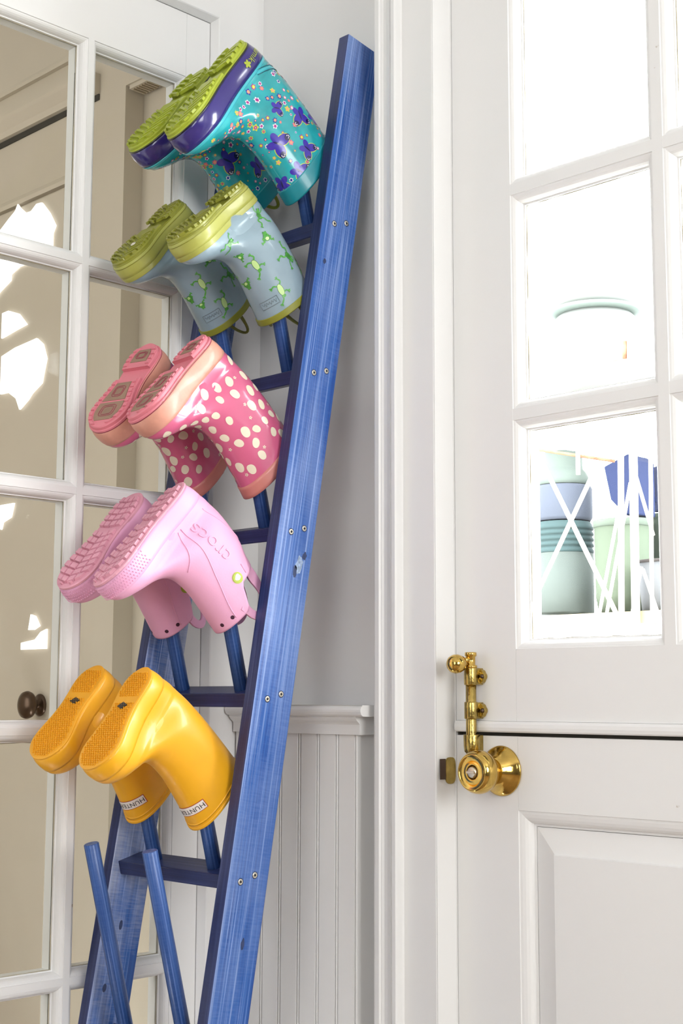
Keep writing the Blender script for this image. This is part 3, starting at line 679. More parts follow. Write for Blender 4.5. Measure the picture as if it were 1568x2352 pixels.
for i in (0, 1):
    b = Boot('butterfly_boot', LBK[i], 'pair of teal butterfly boots', .219, .0425, .210, POSE['kamik'][i], 1 if i == 0 else -1, prof(B=.0345, kF=.057, kB=-.038))
    b.upper(MK['teal'])
    b.band('foxing', MK['purple'], .0, .031, .0028, .0012, 5, .0008)
    b.band('sole_edge_line', MK['edge'], -.0002, .0022, .0030, .0030, 1)
    b.band('foxing_ridge', MK['band'], .031, .0365, .0016, .0006, 3)
    m = MB(); b.slab(m, .0008, -.0025, 0, 1, .0012, .0006); b.slab(m, -.002, -.0075, .0, .30, -.0002, .001); b.slab(m, -.002, -.0075, .42, 1, -.0002, .0015)
    os_ = m.obj('outsole', MK['lime'], b.root)
    m = MB(); chevrons(b, m, .03, .075, .0135, -.0072, -.0118, .006, .35); chevrons(b, m, .122, .225, .0135, -.0072, -.0112, .0052, .5)
    notches(b, m, .012, .068, .0125, -.0072, -.0118, .008, .008); notches(b, m, .115, .215, .0135, -.0072, -.0108, .007, .0075)
    m.obj('tread', MK['lime'], os_)['kind'] = 'stuff'
    b.cuff('cuff', MK['cuffteal'], .186, .0012, .0005, 12)
    for (a0, a1) in ((58, 22), (338, 302)): loop_handle(b, 'pull_loop', MK['lime'], a0, a1, .044, .0028, 1, (-.01, 0))
    up = b.up
    # back strap with stitched edges
    m1 = MB(); m2 = MB(); m1b = MB()
    for k in range(24):
        pass
    for vv, mt, wd in ((.060, m1, .0085),):
        rings = []
        for q, oo in ((-.5, -.0002), (-.5, .0006), (.5, .0006), (.5, -.0002)):
            row = []
            for j in range(-9, 10):
                v = .041 + abs(j) ** 1.5 * -.0002 + .028 * (1 - abs(j) / 9) + q * wd; R_ = b.ring(v, oo); row.append(R_[(j) % b.NR])
            rings.append(row)
        mt.loft(rings, False)
        for q in (-.5, .5):
            pts = []
            for j in range(-9, 10):
                v = .041 + abs(j) ** 1.5 * -.0002 + .028 * (1 - abs(j) / 9) + q * wd; pts.append(b.ring(v, .0006)[j % b.NR])
            m2.tube(pts, .0006, 5)
    m1.obj('heel_strap', MK['band'], up); m2.obj('strap_seam', MK['line'], up)
    # prints
    rg = random.Random(11 + i); mb = {k: MB() for k in ('fly', 'navy', 'pink', 'white', 'yel', 'cor', 'blueprint', 'mag')}
    flies = [(.101, .128, 1, .5, 1.25), (.037, .129, 1, -.6, 1.15), (.073, .168, 1, .1, 1.0), (.062, .092, 1, .7, .8), (.108, .180, 1, .3, 1.05), (.132, .178, 1, -.4, 1.0),
             (.085, .116, -1, .4, 1.2), (.03, .15, -1, .2, 1.1), (.12, .17, -1, -.3, 1.1), (.012, .15, 1, .4, 1.0)]
    if i: flies = [(.100, .113, 1, .5, 1.25), (.062, .155, 1, 0, 1.1), (.03, .12, 1, -.4, 1.0), (.06, .1, -1, .3, 1.1), (.09, .16, -1, -.3, 1.0)]
    flc = []
    for (u, v, sg, rot, sc) in flies:
        h = b.side_pt(u, v, sg)
        if h[0] is None: continue
        c, n = h[0], h[1]; T1, T2 = b.frame(n); c_, s_ = math.cos(rot), math.sin(rot); A = T1 * c_ + T2 * s_; B_ = T2 * c_ - T1 * s_; flc.append(c)
        for sx in (-1, 1):
            b.blob(mb['yel'], c, n, A, B_, ell(.0104 * sc, .0074 * sc, sx * .75), .00025, 18, ctr=(sx * .0066 * sc, .0055 * sc))
            b.blob(mb['fly'], c, n, A, B_, ell(.0094 * sc, .0064 * sc, sx * .75), .0004, 18, ctr=(sx * .0066 * sc, .0055 * sc))
            b.blob(mb['fly'], c, n, A, B_, ell(.0072 * sc, .0048 * sc, sx * -1.0), .0004, 18, ctr=(sx * .0048 * sc, -.0056 * sc))
            b.blob(mb['navy'], c, n, A, B_, ell(.0044 * sc, .0038 * sc), .0005, 12, ctr=(sx * .0112 * sc, .0100 * sc))
            for q in range(4): b.blob(mb['white'], c, n, A, B_, ell(.0006 * sc, .0010 * sc, q * .7 - 1), .0006, 7, (1.0,), ctr=(sx * (.0112 + .0024 * math.cos(q * .9 - .9)) * sc, (.0100 + .0020 * math.sin(q * .9 - .6)) * sc))
        b.blob(mb['navy'], c, n, A, B_, ell(.0012 * sc, .0065 * sc), .0006, 12)
    kinds = [('yel', 'mag', 'cor'), ('pink', 'white', None), ('blueprint', 'cor', None), ('white', 'mag', None), ('pink', 'cor', None), ('yel', 'cor', None), ('mag', 'yel', None), ('white', 'blueprint', None)]
    for (c, n) in scatter(b, 240, .0078, rg, .042, .183):
        if any((c - q).length < .015 for q in flc): continue
        kd_ = rg.choice(kinds); low = c.z < .11
        R = rg.uniform(.0026, .0062) if low else rg.uniform(.0016, .0048); T1, T2 = b.frame(n); pw = rg.random()
        if b.blob(mb[kd_[0]], c, n, T1, T2, petal(R, rg.choice((5, 6)), .2), .0003, 20):
            b.blob(mb[kd_[1]], c, n, T1, T2, ell(R * .5, R * .5), .0005, 10, (1.0,))
            if kd_[2] and R > .003: b.blob(mb[kd_[2]], c, n, T1, T2, ell(R * .2, R * .2), .0007, 8, (1.0,))
    for k, v in mb.items():
        if v.v: v.obj('printed_' + {'fly': 'butterfly_wings', 'navy': 'wing_tips', 'pink': 'pink_flowers', 'white': 'white_flowers', 'yel': 'lime_flowers', 'cor': 'coral_petals', 'blueprint': 'blue_flowers', 'mag': 'magenta_flowers'}[k], MK[k], up, fix=False)
    # lettering on the heel of the foxing
    fb = MB(); fb.loft([b.ring(v, .0032) for v in (.001, .01, .02, .032)], True); keep = b.bvh; b.bvh = BVHTree.FromPolygons([Vector(p) for p in fb.v], fb.f)
    h = b.side_pt(.020, .0165, 1); tm = MB(); T1, T2 = b.frame(h[1]); T1 = -T1 if T1.x < 0 else T1
    vs, fs = text_mesh('kamik', .0155, 0, .0, 1.02); b.poly(tm, h[0], h[1], T1, T2, vs, fs, .0006); tm2 = MB()
    h2 = b.side_pt(.046, .0155, 1)
    for q in range(5): b.blob(tm2, h2[0], h2[1], T1, T2, ell(.0030, .0022, q * 2 * PI / 5 + .3), .0006, 10, (1.0,), ctr=(.0040 * math.cos(q * 2 * PI / 5 + .3), .0040 * math.sin(q * 2 * PI / 5 + .3)))
    b.blob(tm2, h2[0], h2[1], T1, T2, ell(.0022, .0022), .0007, 10, (1.0,))
    tm.obj('heel_lettering', MK['lime'], b.root, fix=False); tm2.obj('heel_emblem', MK['lime'], b.root, fix=False); b.bvh = keep

# --- grey-blue frog boots
MF = dict(grey=rubber('grey_blue_rubber', (.28, .385, .45), .26, .45, .03, vary=.05), olive=rubber('olive_rubber', (.26, .27, .03), .4, .15), pale=rubber('pale_olive_rubber', (.38, .39, .08), .4, .15), gr=rubber('frog_green_print', (.09, .38, .06), .3, .3),
          lt=rubber('frog_belly_print', (.52, .74, .30), .3, .3), dk=rubber('frog_outline_print', (.02, .13, .03), .3, .3), panel=rubber('slate_line', (.17, .23, .26), .4, .2), loop=rubber('dark_olive_rubber', (.20, .20, .02), .4, .2), tab=pm('woven_tab', (.8, .78, .72), .6))
def frog(b, mb, c, n, T1, T2, sc, kind, rot):
    c_, s_ = math.cos(rot), math.sin(rot); A = T1 * c_ + T2 * s_; B_ = T2 * c_ - T1 * s_
    def e(col, x, y, rx, ry, r=0, off=.0004, k=12): b.blob(mb[col], c, n, A, B_, ell(rx * sc, ry * sc, r), off, k, (.5, 1.0) if max(rx, ry) > .003 else (1.0,), ctr=(x * sc, y * sc))
    def limb(pts, w):
        for (x0, y0), (x1, y1) in zip(pts, pts[1:]):
            l = math.hypot(x1 - x0, y1 - y0); e('gr', (x0 + x1) / 2, (y0 + y1) / 2, l / 2 + w * .6, w, math.atan2(y1 - y0, x1 - x0), .0004, 12)
        x, y = pts[-1]
        for q in (-.6, 0, .6):
            a = math.atan2(pts[-1][1] - pts[-2][1], pts[-1][0] - pts[-2][0]) + q; e('gr', x + .0022 * math.cos(a), y + .0022 * math.sin(a), .0020, .0007, a, .00045, 8)
    if kind == 0:   # leaping
        limb([(-.002, -.005), (-.007, -.009), (-.003, -.014), (-.006, -.019)], .0013); limb([(.002, -.004), (.008, -.006), (.010, -.012), (.015, -.012)], .0013)
        limb([(-.003, .004), (-.007, .007), (-.008, .012)], .0010); limb([(.003, .004), (.007, .005), (.011, .010)], .0010)
        e('dk', 0, 0, .0045, .0074, .1, .00045); e('gr', 0, 0, .0040, .0069, .1, .0006); e('gr', .0006, .0074, .0034, .0030, 0, .0006)
        for x in (-.0018, 0, .0018): e('dk', x, 0, .0004, .0045, .1, .0008, 8)
        for x in (-.0018, .0028): e('dk', x, .0092, .0010, .0010, 0, .0009, 8)
    elif kind == 1:  # sitting, spotted
        limb([(-.004, -.003), (-.009, -.001), (-.006, -.006), (-.010, -.007)], .0015); limb([(.004, -.003), (.009, -.001), (.006, -.006), (.010, -.007)], .0015)
        e('dk', 0, -.001, .0072, .0060, 0, .00045); e('gr', 0, -.001, .0066, .0054, 0, .0006); e('gr', 0, .0045, .0046, .0032, 0, .0006); e('lt', 0, -.003, .0040, .0026, 0, .0008)
        for q in range(7): e('dk', .0045 * math.cos(q * 1.3), -.0005 + .0035 * math.sin(q * 2.1), .0007, .0006, 0, .0009, 7)
        for x in (-.0026, .0026): e('gr', x, .0070, .0014, .0014, 0, .0007, 9); e('dk', x, .0072, .0007, .0007, 0, .001, 7)
    else:            # belly side
        limb([(-.002, -.006), (-.006, -.010), (-.004, -.014)], .0011); limb([(.002, -.006), (.006, -.009), (.009, -.008)], .0011)
        limb([(-.002, .005), (-.006, .004), (-.008, .006)], .0010); limb([(.002, .006), (.003, .012), (.008, .016)], .0011)
        e('dk', 0, 0, .0043, .0085, -.1, .00045); e('lt', 0, 0, .0038, .0080, -.1, .0006); e('gr', .0006, .0088, .0030, .0022, 0, .0006)
LBF = ['grey-blue frog boot nearest the ladder rail with olive cuff and ribbed edge', 'grey-blue frog boot farther from the rail with a steel tab on its olive sole']
for i in (0, 1):
    b = Boot('frog_boot', LBF[i], 'pair of grey-blue frog boots', .174, .0355, .186, POSE['frog'][i], 1 if i == 0 else -1, prof(B=.0375, kF=.015, kB=-.005))
    b.upper(MF['grey'])
    b.band('foxing', MF['pale'], .0, .021, .0022, .0014, 4, .0004)
    b.band('ribbed_strip', MF['pale'], .0205, .0290, .0012, .0010, 12, 0, .0005)
    b.band('sole_edge_line', MF['olive'], .0032, .0044, .0030, .0030, 1)
    m = MB(); b.slab(m, .0008, -.0020, 0, 1, .0010, .0006); b.slab(m, -.0015, -.0065, 0, .31, -.0002, .0012); b.slab(m, -.0015, -.0065, .44, 1, -.0002, .0012)
    os_ = m.obj('outsole', MF['olive'], b.root); m = MB()
    chevrons(b, m, .022, .062, .0095, -.006, -.0098, .0042, .4); chevrons(b, m, .104, .186, .0095, -.006, -.0098, .0042, .5); notches(b, m, .01, .056, .009, -.006, -.0102, .006, .0055); notches(b, m, .095, .178, .0095, -.006, -.0102, .006, .0055)
    m.obj('tread', MF['olive'], os_)['kind'] = 'stuff'
    b.cuff('cuff', MF['olive'], .177, .0010, .0004, 12)
    for (a0, a1) in ((62, 24), (336, 298)): loop_handle(b, 'pull_loop', MF['loop'], a0, a1, .060, .0024, 1, (-.012, 0))
    mb = {k: MB() for k in ('gr', 'lt', 'dk')}
    spots = [(.044, .074, 1, 1, 2.9, 1.0), (.106, .046, 1, 0, 1.9, .9), (.026, .120, 1, 0, .3, 1.15), (.082, .098, 1, 2, .2, 1.1), (.074, .150, 1, 2, .0, 1.15), (.093, .074, 1, 1, 2.0, .7), (.022, .046, 1, 0, 2.7, 1.0), (.01, .15, 1, 1, 1., .9),
             (.085, .10, -1, 2, .3, 1.1), (.05, .075, -1, 0, 1.2, 1.0), (.03, .12, -1, 0, -.5, 1.1), (.078, .15, -1, 2, .2, 1.1)]
    if i: spots = [(.080, .106, 1, 2, .1, 1.15), (.048, .084, 1, 1, 2.9, .9), (.030, .128, 1, 0, .4, 1.1), (.072, .152, 1, 2, -.2, 1.15), (.098, .086, 1, 0, 2.2, .9), (.094, .136, 1, 1, .2, .7), (.05, .1, -1, 0, .4, 1)]
    for (u, v, sg, kind, rot, sc) in spots:
        h = b.side_pt(u, v, sg)
        if h[0] is None: continue
        T1, T2 = b.frame(h[1]); frog(b, mb, h[0], h[1], T1, T2, sc, kind, rot)
    for al, v, kind, rot, sc in ((.0, .12, 1, .3, .9), (-.7, .10, 0, .8, 1.0), (3.14, .09, 0, 2.6, 1.0), (2.6, .14, 1, .5, .9)):
        cx = (b.uf(v) + b.ub(v)) / 2; d = b.P(math.cos(al), math.sin(al), 0); h = b.hit(b.P(cx, 0, v) + d * .3, -d)
        if h[0] is not None: T1, T2 = b.frame(h[1]); frog(b, mb, h[0], h[1], T1, T2, sc, kind, rot)
    for k, v in mb.items(): v.obj('printed_' + {'gr': 'frogs', 'lt': 'frog_bellies', 'dk': 'frog_outlines'}[k], MF[k], b.up, fix=False)
    # moulded name panel near the cuff (lettering unreadable in the photo: a scribble)
    v = .158; cx = (b.uf(v) + b.ub(v)) / 2; al = .42; d = b.P(math.cos(al), math.sin(al), 0); h = b.hit(b.P(cx, 0, v) + d * .3, -d); T1, T2 = b.frame(h[1]); T1 = T1 if T1.x > 0 else -T1
    m = MB()
    def path(pts, r, cl=False):
        q = []
        for (x0, y0), (x1, y1) in zip(pts, pts[1:]):
            for k in range(8): q.append((x0 + (x1 - x0) * k / 8, y0 + (y1 - y0) * k / 8))
        q.append(pts[-1]); w = []
        for x, y in q:
            hh = b.bvh.ray_cast(h[0] + T1 * x + T2 * y + h[1] * .02, -h[1], .06)
            if hh[0] is not None: w.append(hh[0] + hh[1] * .0002)
        if len(w) > 3: m.tube(w, r, 5)
    path([(-.015, -.0058), (.015, -.0058), (.015, .0058), (-.015, .0058), (-.015, -.0058)], .0006)
    path([(-.0125, -.0025), (-.0105, .003), (-.009, -.0025), (-.006, .001), (-.005, -.0025), (-.002, .003), (-.001, -.0025), (.002, .001), (.004, -.0025), (.006, .003), (.007, -.0025), (.010, .0005), (.0125, -.003)], .00045)
    m.obj('moulded_panel', MF['panel'], b.up)
    if i:
        m = MB(); m.lathe([(.0045, -.0102), (.0045, -.0112), (.002, -.0112), (.002, -.0102)], b.P(.128, .004, 0), (0, 0, 1), 16, False); m.obj('steel_tab', M['screw'], b.root)

# --- pink printed boots (plain cream blobs and small flowers as the print)
MP = dict(pink=rubber('hot_pink_rubber', (.62, .12, .24), .24, .5, .03), peach=rubber('peach_rubber', (.66, .31, .23), .45, .15, .15, 140, .22), sole=rubber('rose_rubber', (.68, .20, .25), .5, .1), brown=rubber('worn_brown_pad', (.30, .19, .13), .6, .0, .3, 300, .2),
          cream=rubber('cream_print', (.80, .72, .56), .3, .3), cuff=rubber('salmon_rubber', (.60, .21, .18), .4, .2), loop=rubber('dark_rose_rubber', (.42, .09, .13), .35, .3), rose=rubber('rose_print', (.55, .05, .17), .3, .3), line=rubber('maroon_line', (.30, .04, .07), .4, .1))
LBP = ['pink boot with cream print nearest the ladder rail, peach edge and brown sole pads', 'pink boot with cream print at the left of its pair, farther from the rail']
for i in (0, 1):
    b = Boot('pink_boot', LBP[i], 'pair of pink printed boots', .181, .0365, .208, POSE['kitty'][i], 1 if i == 0 else -1, prof(B=.0345, kF=.10, kB=-.004))
    b.upper(MP['pink'])
    b.band('foxing', MP['peach'], .0, .030, .0030, .0008, 6, .0012)
    b.band('sole_edge_line', MP['line'], .0012, .0024, .0034, .0034, 1)
    m = MB(); b.slab(m, .0010, -.0025, 0, 1, .0026, .001); b.slab(m, -.002, -.0085, 0, .30, .0006, .001); b.slab(m, -.002, -.0085, .43, 1, .0006, .001)
    os_ = m.obj('outsole', MP['sole'], b.root)
    m = MB()
    def padpoly(u0, u1, ins, z, n=14):
        us = [u0 + (u1 - u0) * k / n for k in range(n + 1)]; A = []; B_ = []
        for u in us:
            h, k = b.sole_w(u); A.append((u, k + max(.001, h - ins))); B_.append((u, k - max(.001, h - ins)))
        m.loft([[b.P(x, y, -.0083) for x, y in A + B_[::-1]], [b.P(x, y, z) for x, y in A + B_[::-1]]], True, False, True, False)
    for q in ((.086, .124), (.128, .165), (.014, .041)): m = MB(); padpoly(*q, .011, -.0092); m.obj('sole_pad', MP['brown'], os_)
    m = MB()
    for (u0, u1, s_) in ((.094, .116, .35), (.134, .157, .4), (.020, .034, .35)):
        for f in (1.0, .72):
            pts = []
            for k in range(25):
                a = 2 * PI * k / 24; uc = (u0 + u1) / 2; h, kk = b.sole_w(uc); pts.append(b.P(uc + (u1 - u0) / 2 * f * math.copysign(abs(math.cos(a)) ** .5, math.cos(a)), kk + h * s_ * f * math.copysign(abs(math.sin(a)) ** .5, math.sin(a)), -.0093))
            m.tube(pts[:-1], .0006, 5, True)
    m.obj('pad_groove', MP['line'], os_)
    m = MB(); notches(b, m, .010, .050, .0105, -.008, -.0105, .0085, .0072); notches(b, m, .082, .170, .0105, -.008, -.0105, .0085, .0072); m.obj('tread', MP['sole'], os_)['kind'] = 'stuff'
    b.cuff('cuff', MP['cuff'], .190, .0008, 0, 4)
    for (a0, a1) in ((58, 22), (338, 302)): loop_handle(b, 'pull_loop', MP['loop'], a0, a1, .056, .0026, 1, (-.012, 0))
    rg = random.Random(5 + i); mc, mr = MB(), MB(); pts = scatter(b, 80, .0165, rg, .040, .182)
    for (c, n) in pts:
        T1, T2 = b.frame(n); r = rg.uniform(-.8, .8); A = T1 * math.cos(r) + T2 * math.sin(r); B_ = T2 * math.cos(r) - T1 * math.sin(r); sc = rg.uniform(.72, .98)
        b.blob(mc, c, n, A, B_, lambda a: (.0070 * sc * math.cos(a) * (1 + .06 * math.sin(2 * a)), .0092 * sc * math.sin(a) * (1 + .1 * math.cos(a))), .0004, 20)
    for (c, n) in scatter(b, 70, .011, rg, .040, .186):
        if any((c - q[0]).length < .0115 for q in pts): continue
        T1, T2 = b.frame(n); b.blob(mc, c, n, T1, T2, petal(.0031, 5, .28), .0004, 20, (1.0,)); b.blob(mr, c, n, T1, T2, ell(.0008, .0008), .0006, 7, (1.0,))
    mc.obj('printed_cream_spots', MP['cream'], b.up, fix=False); mr.obj('printed_flower_centres', MP['rose'], b.up, fix=False)

# --- soft pink foam boots with block tread, raised lettering and two finger loops
MC = dict(foam=rubber('pale_pink_foam', (.80, .40, .60), .5, .0, .06, 400, .03), sole=rubber('dusty_pink_foam', (.70, .33, .42), .6, .0, .12, 250, .12), hole=pm('dark_hole', (.05, .01, .03), .8), badge=rubber('lime_badge', (.46, .55, .06), .3, .3), wh=rubber('white_badge', (.8, .82, .8), .3, .3))
LBC = ['plain pale pink foam boot with raised lettering and round lime badge', 'plain pale pink foam boot at the left, its handle loop seen behind its partner']
for i in (0, 1):
    b = Boot('foam_boot', LBC[i], 'pair of pale pink foam boots', .199, .0350, .185, POSE['croc'][i], 1 if i == 0 else -1, prof(B=.0355, kF=.017, kB=-.038, dip=.034))
    b.upper(MC['foam'], thick=.0035)
    b.band('foxing', MC['foam'], .0, .028, .0022, .0006, 5, .0010)
    m = MB(); b.slab(m, .0010, -.0030, 0, 1, .0022, .0016); os_ = m.obj('outsole', MC['sole'], b.root)
    m = MB()
    for (u0, u1) in ((.012, .066), (.088, .198)):
        u = u0
        while u < u1:
            h, k = b.sole_w(u)
            for sg in (-1, 1):
                for (f0, f1) in ((.04, .48), (.54, 1.0)):
                    w0, w1 = k + sg * h * f0, k + sg * h * f1; sl = -.30 if u > .08 else -.12
                    b.lug(m, [(u + abs(w0 - k) * sl, w0), (u + .0105 + abs(w0 - k) * sl, w0), (u + .0105 + abs(w1 - k) * sl, w1), (u + abs(w1 - k) * sl, w1)], -.0028, -.0072, .0022, .86)
            u += .0132
    m.obj('tread', MC['sole'], os_)['kind'] = 'stuff'
    # dimpled toe bumper
    m = MB()
    for r_, v in enumerate((.005, .0095, .014, .0185, .023)):
        R_ = b.ring(v, .0030)
        for k in range(b.NR):
            if not (.30 < k / b.NR < .70): continue
            for f in (0, .5):
                c = R_[k].lerp(R_[(k + 1) % b.NR], (f + .25 * (r_ % 2)) % 1); d = Vector((c.x - .1, c.y * 1.5, 0)).normalized(); t = Vector((-d.y, d.x, 0))
                m.add([c + t * .0015, c + Vector((0, 0, .0018)), c - t * .0015, c - Vector((0, 0, .0018)), c + d * .0008], [(0, 1, 4), (1, 2, 4), (2, 3, 4), (3, 0, 4)])
    m.obj('toe_dimples', MC['foam'], b.root)['kind'] = 'stuff'
    up = b.up
    # moulded seams
    def seam(pts, r=.0009):
        w = []; q = []
        f1 = pchip([p[1] for p in pts], [p[0] for p in pts])
        vs_ = np.linspace(pts[0][1], pts[-1][1], 26)
        for v in vs_:
            h = b.side_pt(f1(v), v, sgs)
            if h[0] is not None: w.append(h[0] + h[1] * .0001)
        m.tube(w, r, 6)
    for sgs in (1, -1):
        m = MB(); seam([(.066, .034), (.086, .07), (.098, .082)]); seam([(.060, .034), (.062, .07), (.078, .12), (.094, .165), (.098, .184)]); seam([(.012, .040), (.004, .08), (-.002, .12)], .0007); m.obj('moulded_seam', MC['foam'], up)
        # rounded side panel round the loop
        m = MB(); pts = []
        for k in range(20):
            a = PI * .15 + k / 19 * PI * 1.1; u, v = .058 + .026 * math.cos(a), .148 + .030 * math.sin(-a + PI * .5)
        pts = [(.075, .183), (.064, .172), (.050, .160), (.040, .146), (.036, .132)]
        w = []
        for u, v in pts:
            h = b.side_pt(u, v, sgs)
            if h[0] is not None: w.append(h[0] + h[1] * .0002)
        m.tube(w, .0008, 6); m.obj('moulded_seam', MC['foam'], up)
    # side loops: flat straps
    H = b.H; N = b.NR; rg_ = b.ring(H, -.0015)
    for (a0, a1) in ((118, 30), (330, 242)):
        i0, i1 = int(a0 / 360 * N), int(a1 / 360 * N); p0, p1 = rg_[i0], rg_[i1]; rows = []
        for k in range(21):
            t = k / 20; s_ = math.sin(PI * t); c = p0.lerp(p1, t) + (p0 - p1) * ((.5 - t) * .05 * s_) + Vector((0, 0, .056 * s_ ** .5 - .010))
            nrm = Vector((0, (p0.y + p1.y), 0)).normalized(); hw = .0165 - .005 * s_
            tt = (p1 - p0).normalized() * math.cos(PI * t) * -1 + Vector((0, 0, 1)) * s_
            inn = (p0.lerp(p1, .5) + Vector((0, 0, -.006)) - c); inn = (inn - nrm * inn.dot(nrm)).normalized()
            rows.append([c + nrm * .0022, c + nrm * .0022 + inn * hw, c - nrm * .0022 + inn * hw, c - nrm * .0022])
        m = MB(); m.loft(rows, True, True, True); lo = m.obj('finger_loop', MC['foam'], b.root, .0008)
    # two holes at the front of the rim, each side
    m = MB()
    for al in (-.28, .28, .62, -.62):
        v = H - .0105; cx = (b.uf(v) + b.ub(v)) / 2; d = b.P(math.cos(al * 1.0), math.sin(al * 1.0), 0); h = b.hit(b.P(cx, 0, v) + d * .3, -d); T1, T2 = b.frame(h[1]); b.blob(m, h[0], h[1], T1, T2, ell(.0030, .0030), .0003, 14, (1.0,))
    m.obj('strap_hole', MC['hole'], up, fix=False)
    m = MB(); h = b.side_pt(.044, .078, 1); T2 = Vector((1, 0, 0)); T2 = (T2 - h[1] * T2.dot(h[1])).normalized(); T1 = T2.cross(h[1]); T1 = T1 if T1.z < 0 else -T1
    vs, fs = text_mesh('crocs', .032, .0007, 0, 1.02); b.poly(m, h[0], h[1], T1, T2, vs, fs, .0005); m.obj('raised_lettering', MC['foam'], up)
    h = b.side_pt(.056, .140, 1)
    m = MB(); T1, T2 = b.frame(h[1]); b.blob(m, h[0], h[1], T1, T2, ell(.0078, .0078), .0011, 22, (.5, .92)); b.blob(m, h[0], h[1], T1, T2, ell(.0084, .0084), .0004, 22); bd = m.obj('round_badge', MC['badge'], up, fix=False)
    m = MB(); b.blob(m, h[0], h[1], T1, T2, lambda a: (.0046 * (1 + .18 * math.cos(3 * a)) * math.cos(a), .0042 * (1 + .15 * math.sin(2 * a)) * math.sin(a)), .0014, 20, (.6, 1.0), (-.0006, -.0006)); m.obj('badge_patch', MC['wh'], up, fix=False)

# --- yellow rubber boots
MH = dict(yel=rubber('yellow_rubber', (.86, .42, .012), .38, .15, .03, 60, .04), sole=rubber('ochre_rubber', (.78, .36, .012), .5, .05), lab=pm('label_white', (.84, .78, .74), .4), red=pm('label_red', (.42, .05, .04), .4), ink=pm('label_ink', (.02, .015, .02), .4))
LBH = ['plain yellow boot nearest the ladder rail with white and red label by its rim', 'plain yellow boot at the left of its pair, beside the bronze knob behind glass']
for i in (0, 1):
    b = Boot('yellow_boot', LBH[i], 'pair of yellow boots', .167, .0345, .207, POSE['hunter'][i], 1 if i == 0 else -1, prof(B=.0330, kF=.134, kB=-.004))
    b.upper(MH['yel'])
    b.band('foxing', MH['yel'], .0, .026, .0014, .0004, 6, .0008)
    b.band('rim_band', MH['yel'], .1985, .2005, .0007, .0007, 1); b.cuff('cuff', MH['yel'], .204, .0010, 0, 3)
    m = MB(); b.slab(m, .0010, -.0022, 0, 1, .0010, .0016); os_ = m.obj('outsole', MH['sole'], b.root)
    m = MB(); u = .010; r_ = 0
    while u < .180:
        if not (.050 < u < .058):
            w = -.036 + (.0022 if r_ % 2 else 0)
            while w < .036:
                if b.inside(u, w, .0042):
                    q = .0017; b_ = [b.P(u + q, w, -.0020), b.P(u, w + q * 1.15, -.0020), b.P(u - q, w, -.0020), b.P(u, w - q * 1.15, -.0020)]
                    m.add([*b_, *[p.lerp(b.P(u, w, -.0020), .35) + Vector((0, 0, -.0022)) for p in b_]], [(4, 5, 6, 7), (0, 1, 5, 4), (1, 2, 6, 5), (2, 3, 7, 6), (3, 0, 4, 7)])
                w += .0044
        u += .0034; r_ += 1
    m.obj('tread', MH['sole'], os_)['kind'] = 'stuff'
    m = MB(); m.loft([[b.P(x, y, -.0018) for x, y in ((.059, .000), (.064, .010), (.071, .003), (.066, -.008))], [b.P(x, y, -.0042) for x, y in ((.059, .000), (.064, .010), (.071, .003), (.066, -.008))]], True, False, True, False); m.obj('size_mark', M['black'], os_)
    # label wrapped round the front of the shaft
    v = .178; cx = (b.uf(v) + b.ub(v)) / 2; al = .16; d = b.P(math.cos(al), math.sin(al), 0); h = b.hit(b.P(cx, 0, v) + d * .3, -d); T1, T2 = b.frame(h[1]); T1 = T1 if (T1.x > 0 or T1.y > 0) else -T1
    def label(mb, hw, hh, off):
        nx = 16; g = []
        for j in range(3):
            for k in range(nx + 1): g.append((-hw + 2 * hw * k / nx, -hh + hh * j, 0))
        b.poly(mb, h[0], h[1], T1, T2, g, [(j * (nx + 1) + k, j * (nx + 1) + k + 1, (j + 1) * (nx + 1) + k + 1, (j + 1) * (nx + 1) + k) for j in range(2) for k in range(nx)], off)
    m = MB(); label(m, .0215, .0072, .0005); lb = m.obj('label_border', MH['red'], b.up, fix=False)
    m = MB(); label(m, .0206, .0063, .0008); m.obj('label', MH['lab'], b.up, fix=False)
    m = MB(); vs, fs = text_mesh('HUNTER', .0098, 0, 0, 1.06); b.poly(m, h[0], h[1], T1, T2, vs, fs, .0011); m.obj('label_lettering', MH['ink'], b.up, fix=False)

#OUTSIDE
# ------------------------------------------------------------------ garden outside the half-glazed door
KX = 1.6
def ex(x, z, y=.8):
    p = Vector((x, y, z)); return CAM + (p - CAM) * KX
m = MB(); m.box((-14, .13, -.22), (14, 30, -.2)); M['deck'] = pm('weathered_deck', (.40, .395, .385), .8, vary=.15, vscale=2); struct(m.obj('ground', M['deck']))
def om(name, col, rough=.8, **k): return pm(name, col, rough, 0, .04, **k)
MO = dict(rack=om('white_metal', (0.3887, 0.3636, 0.3134)), cream=om('cream_metal', (0.1881, 0.163, 0.1066)), rust=om('rusty_metal', (0.1379, 0.06895, 0.04389), vary=.4, vscale=40), teal=om('pale_teal_glaze', (0.04701, 0.05641, 0.05418)), tealdark=om('dark_teal_glaze', (0.02445, 0.04, 0.04276)), blue=om('soft_blue_glaze', (0.04233, 0.04889, 0.06582)),
          mint=om('mint_glaze', (0.06395, 0.07898, 0.07374)), green=om('leaf_green_plastic', (0.04701, 0.05893, 0.04414)), indigo=om('indigo_plastic', (0.01204, 0.01667, 0.04231), bump=.2, bscale=300), stripe=om('lilac_plastic', (0.03448, 0.03887, 0.06895)), white=om('white_enamel', (0.06895, 0.0721, 0.07836)), rim=om('dark_rim', (0.03134, 0.02822, 0.02822)), urn=om('pale_glaze', (0.07836, 0.08463, 0.08151)), mint2=om('pale_green_plastic', (0.05329, 0.06582, 0.05517)))
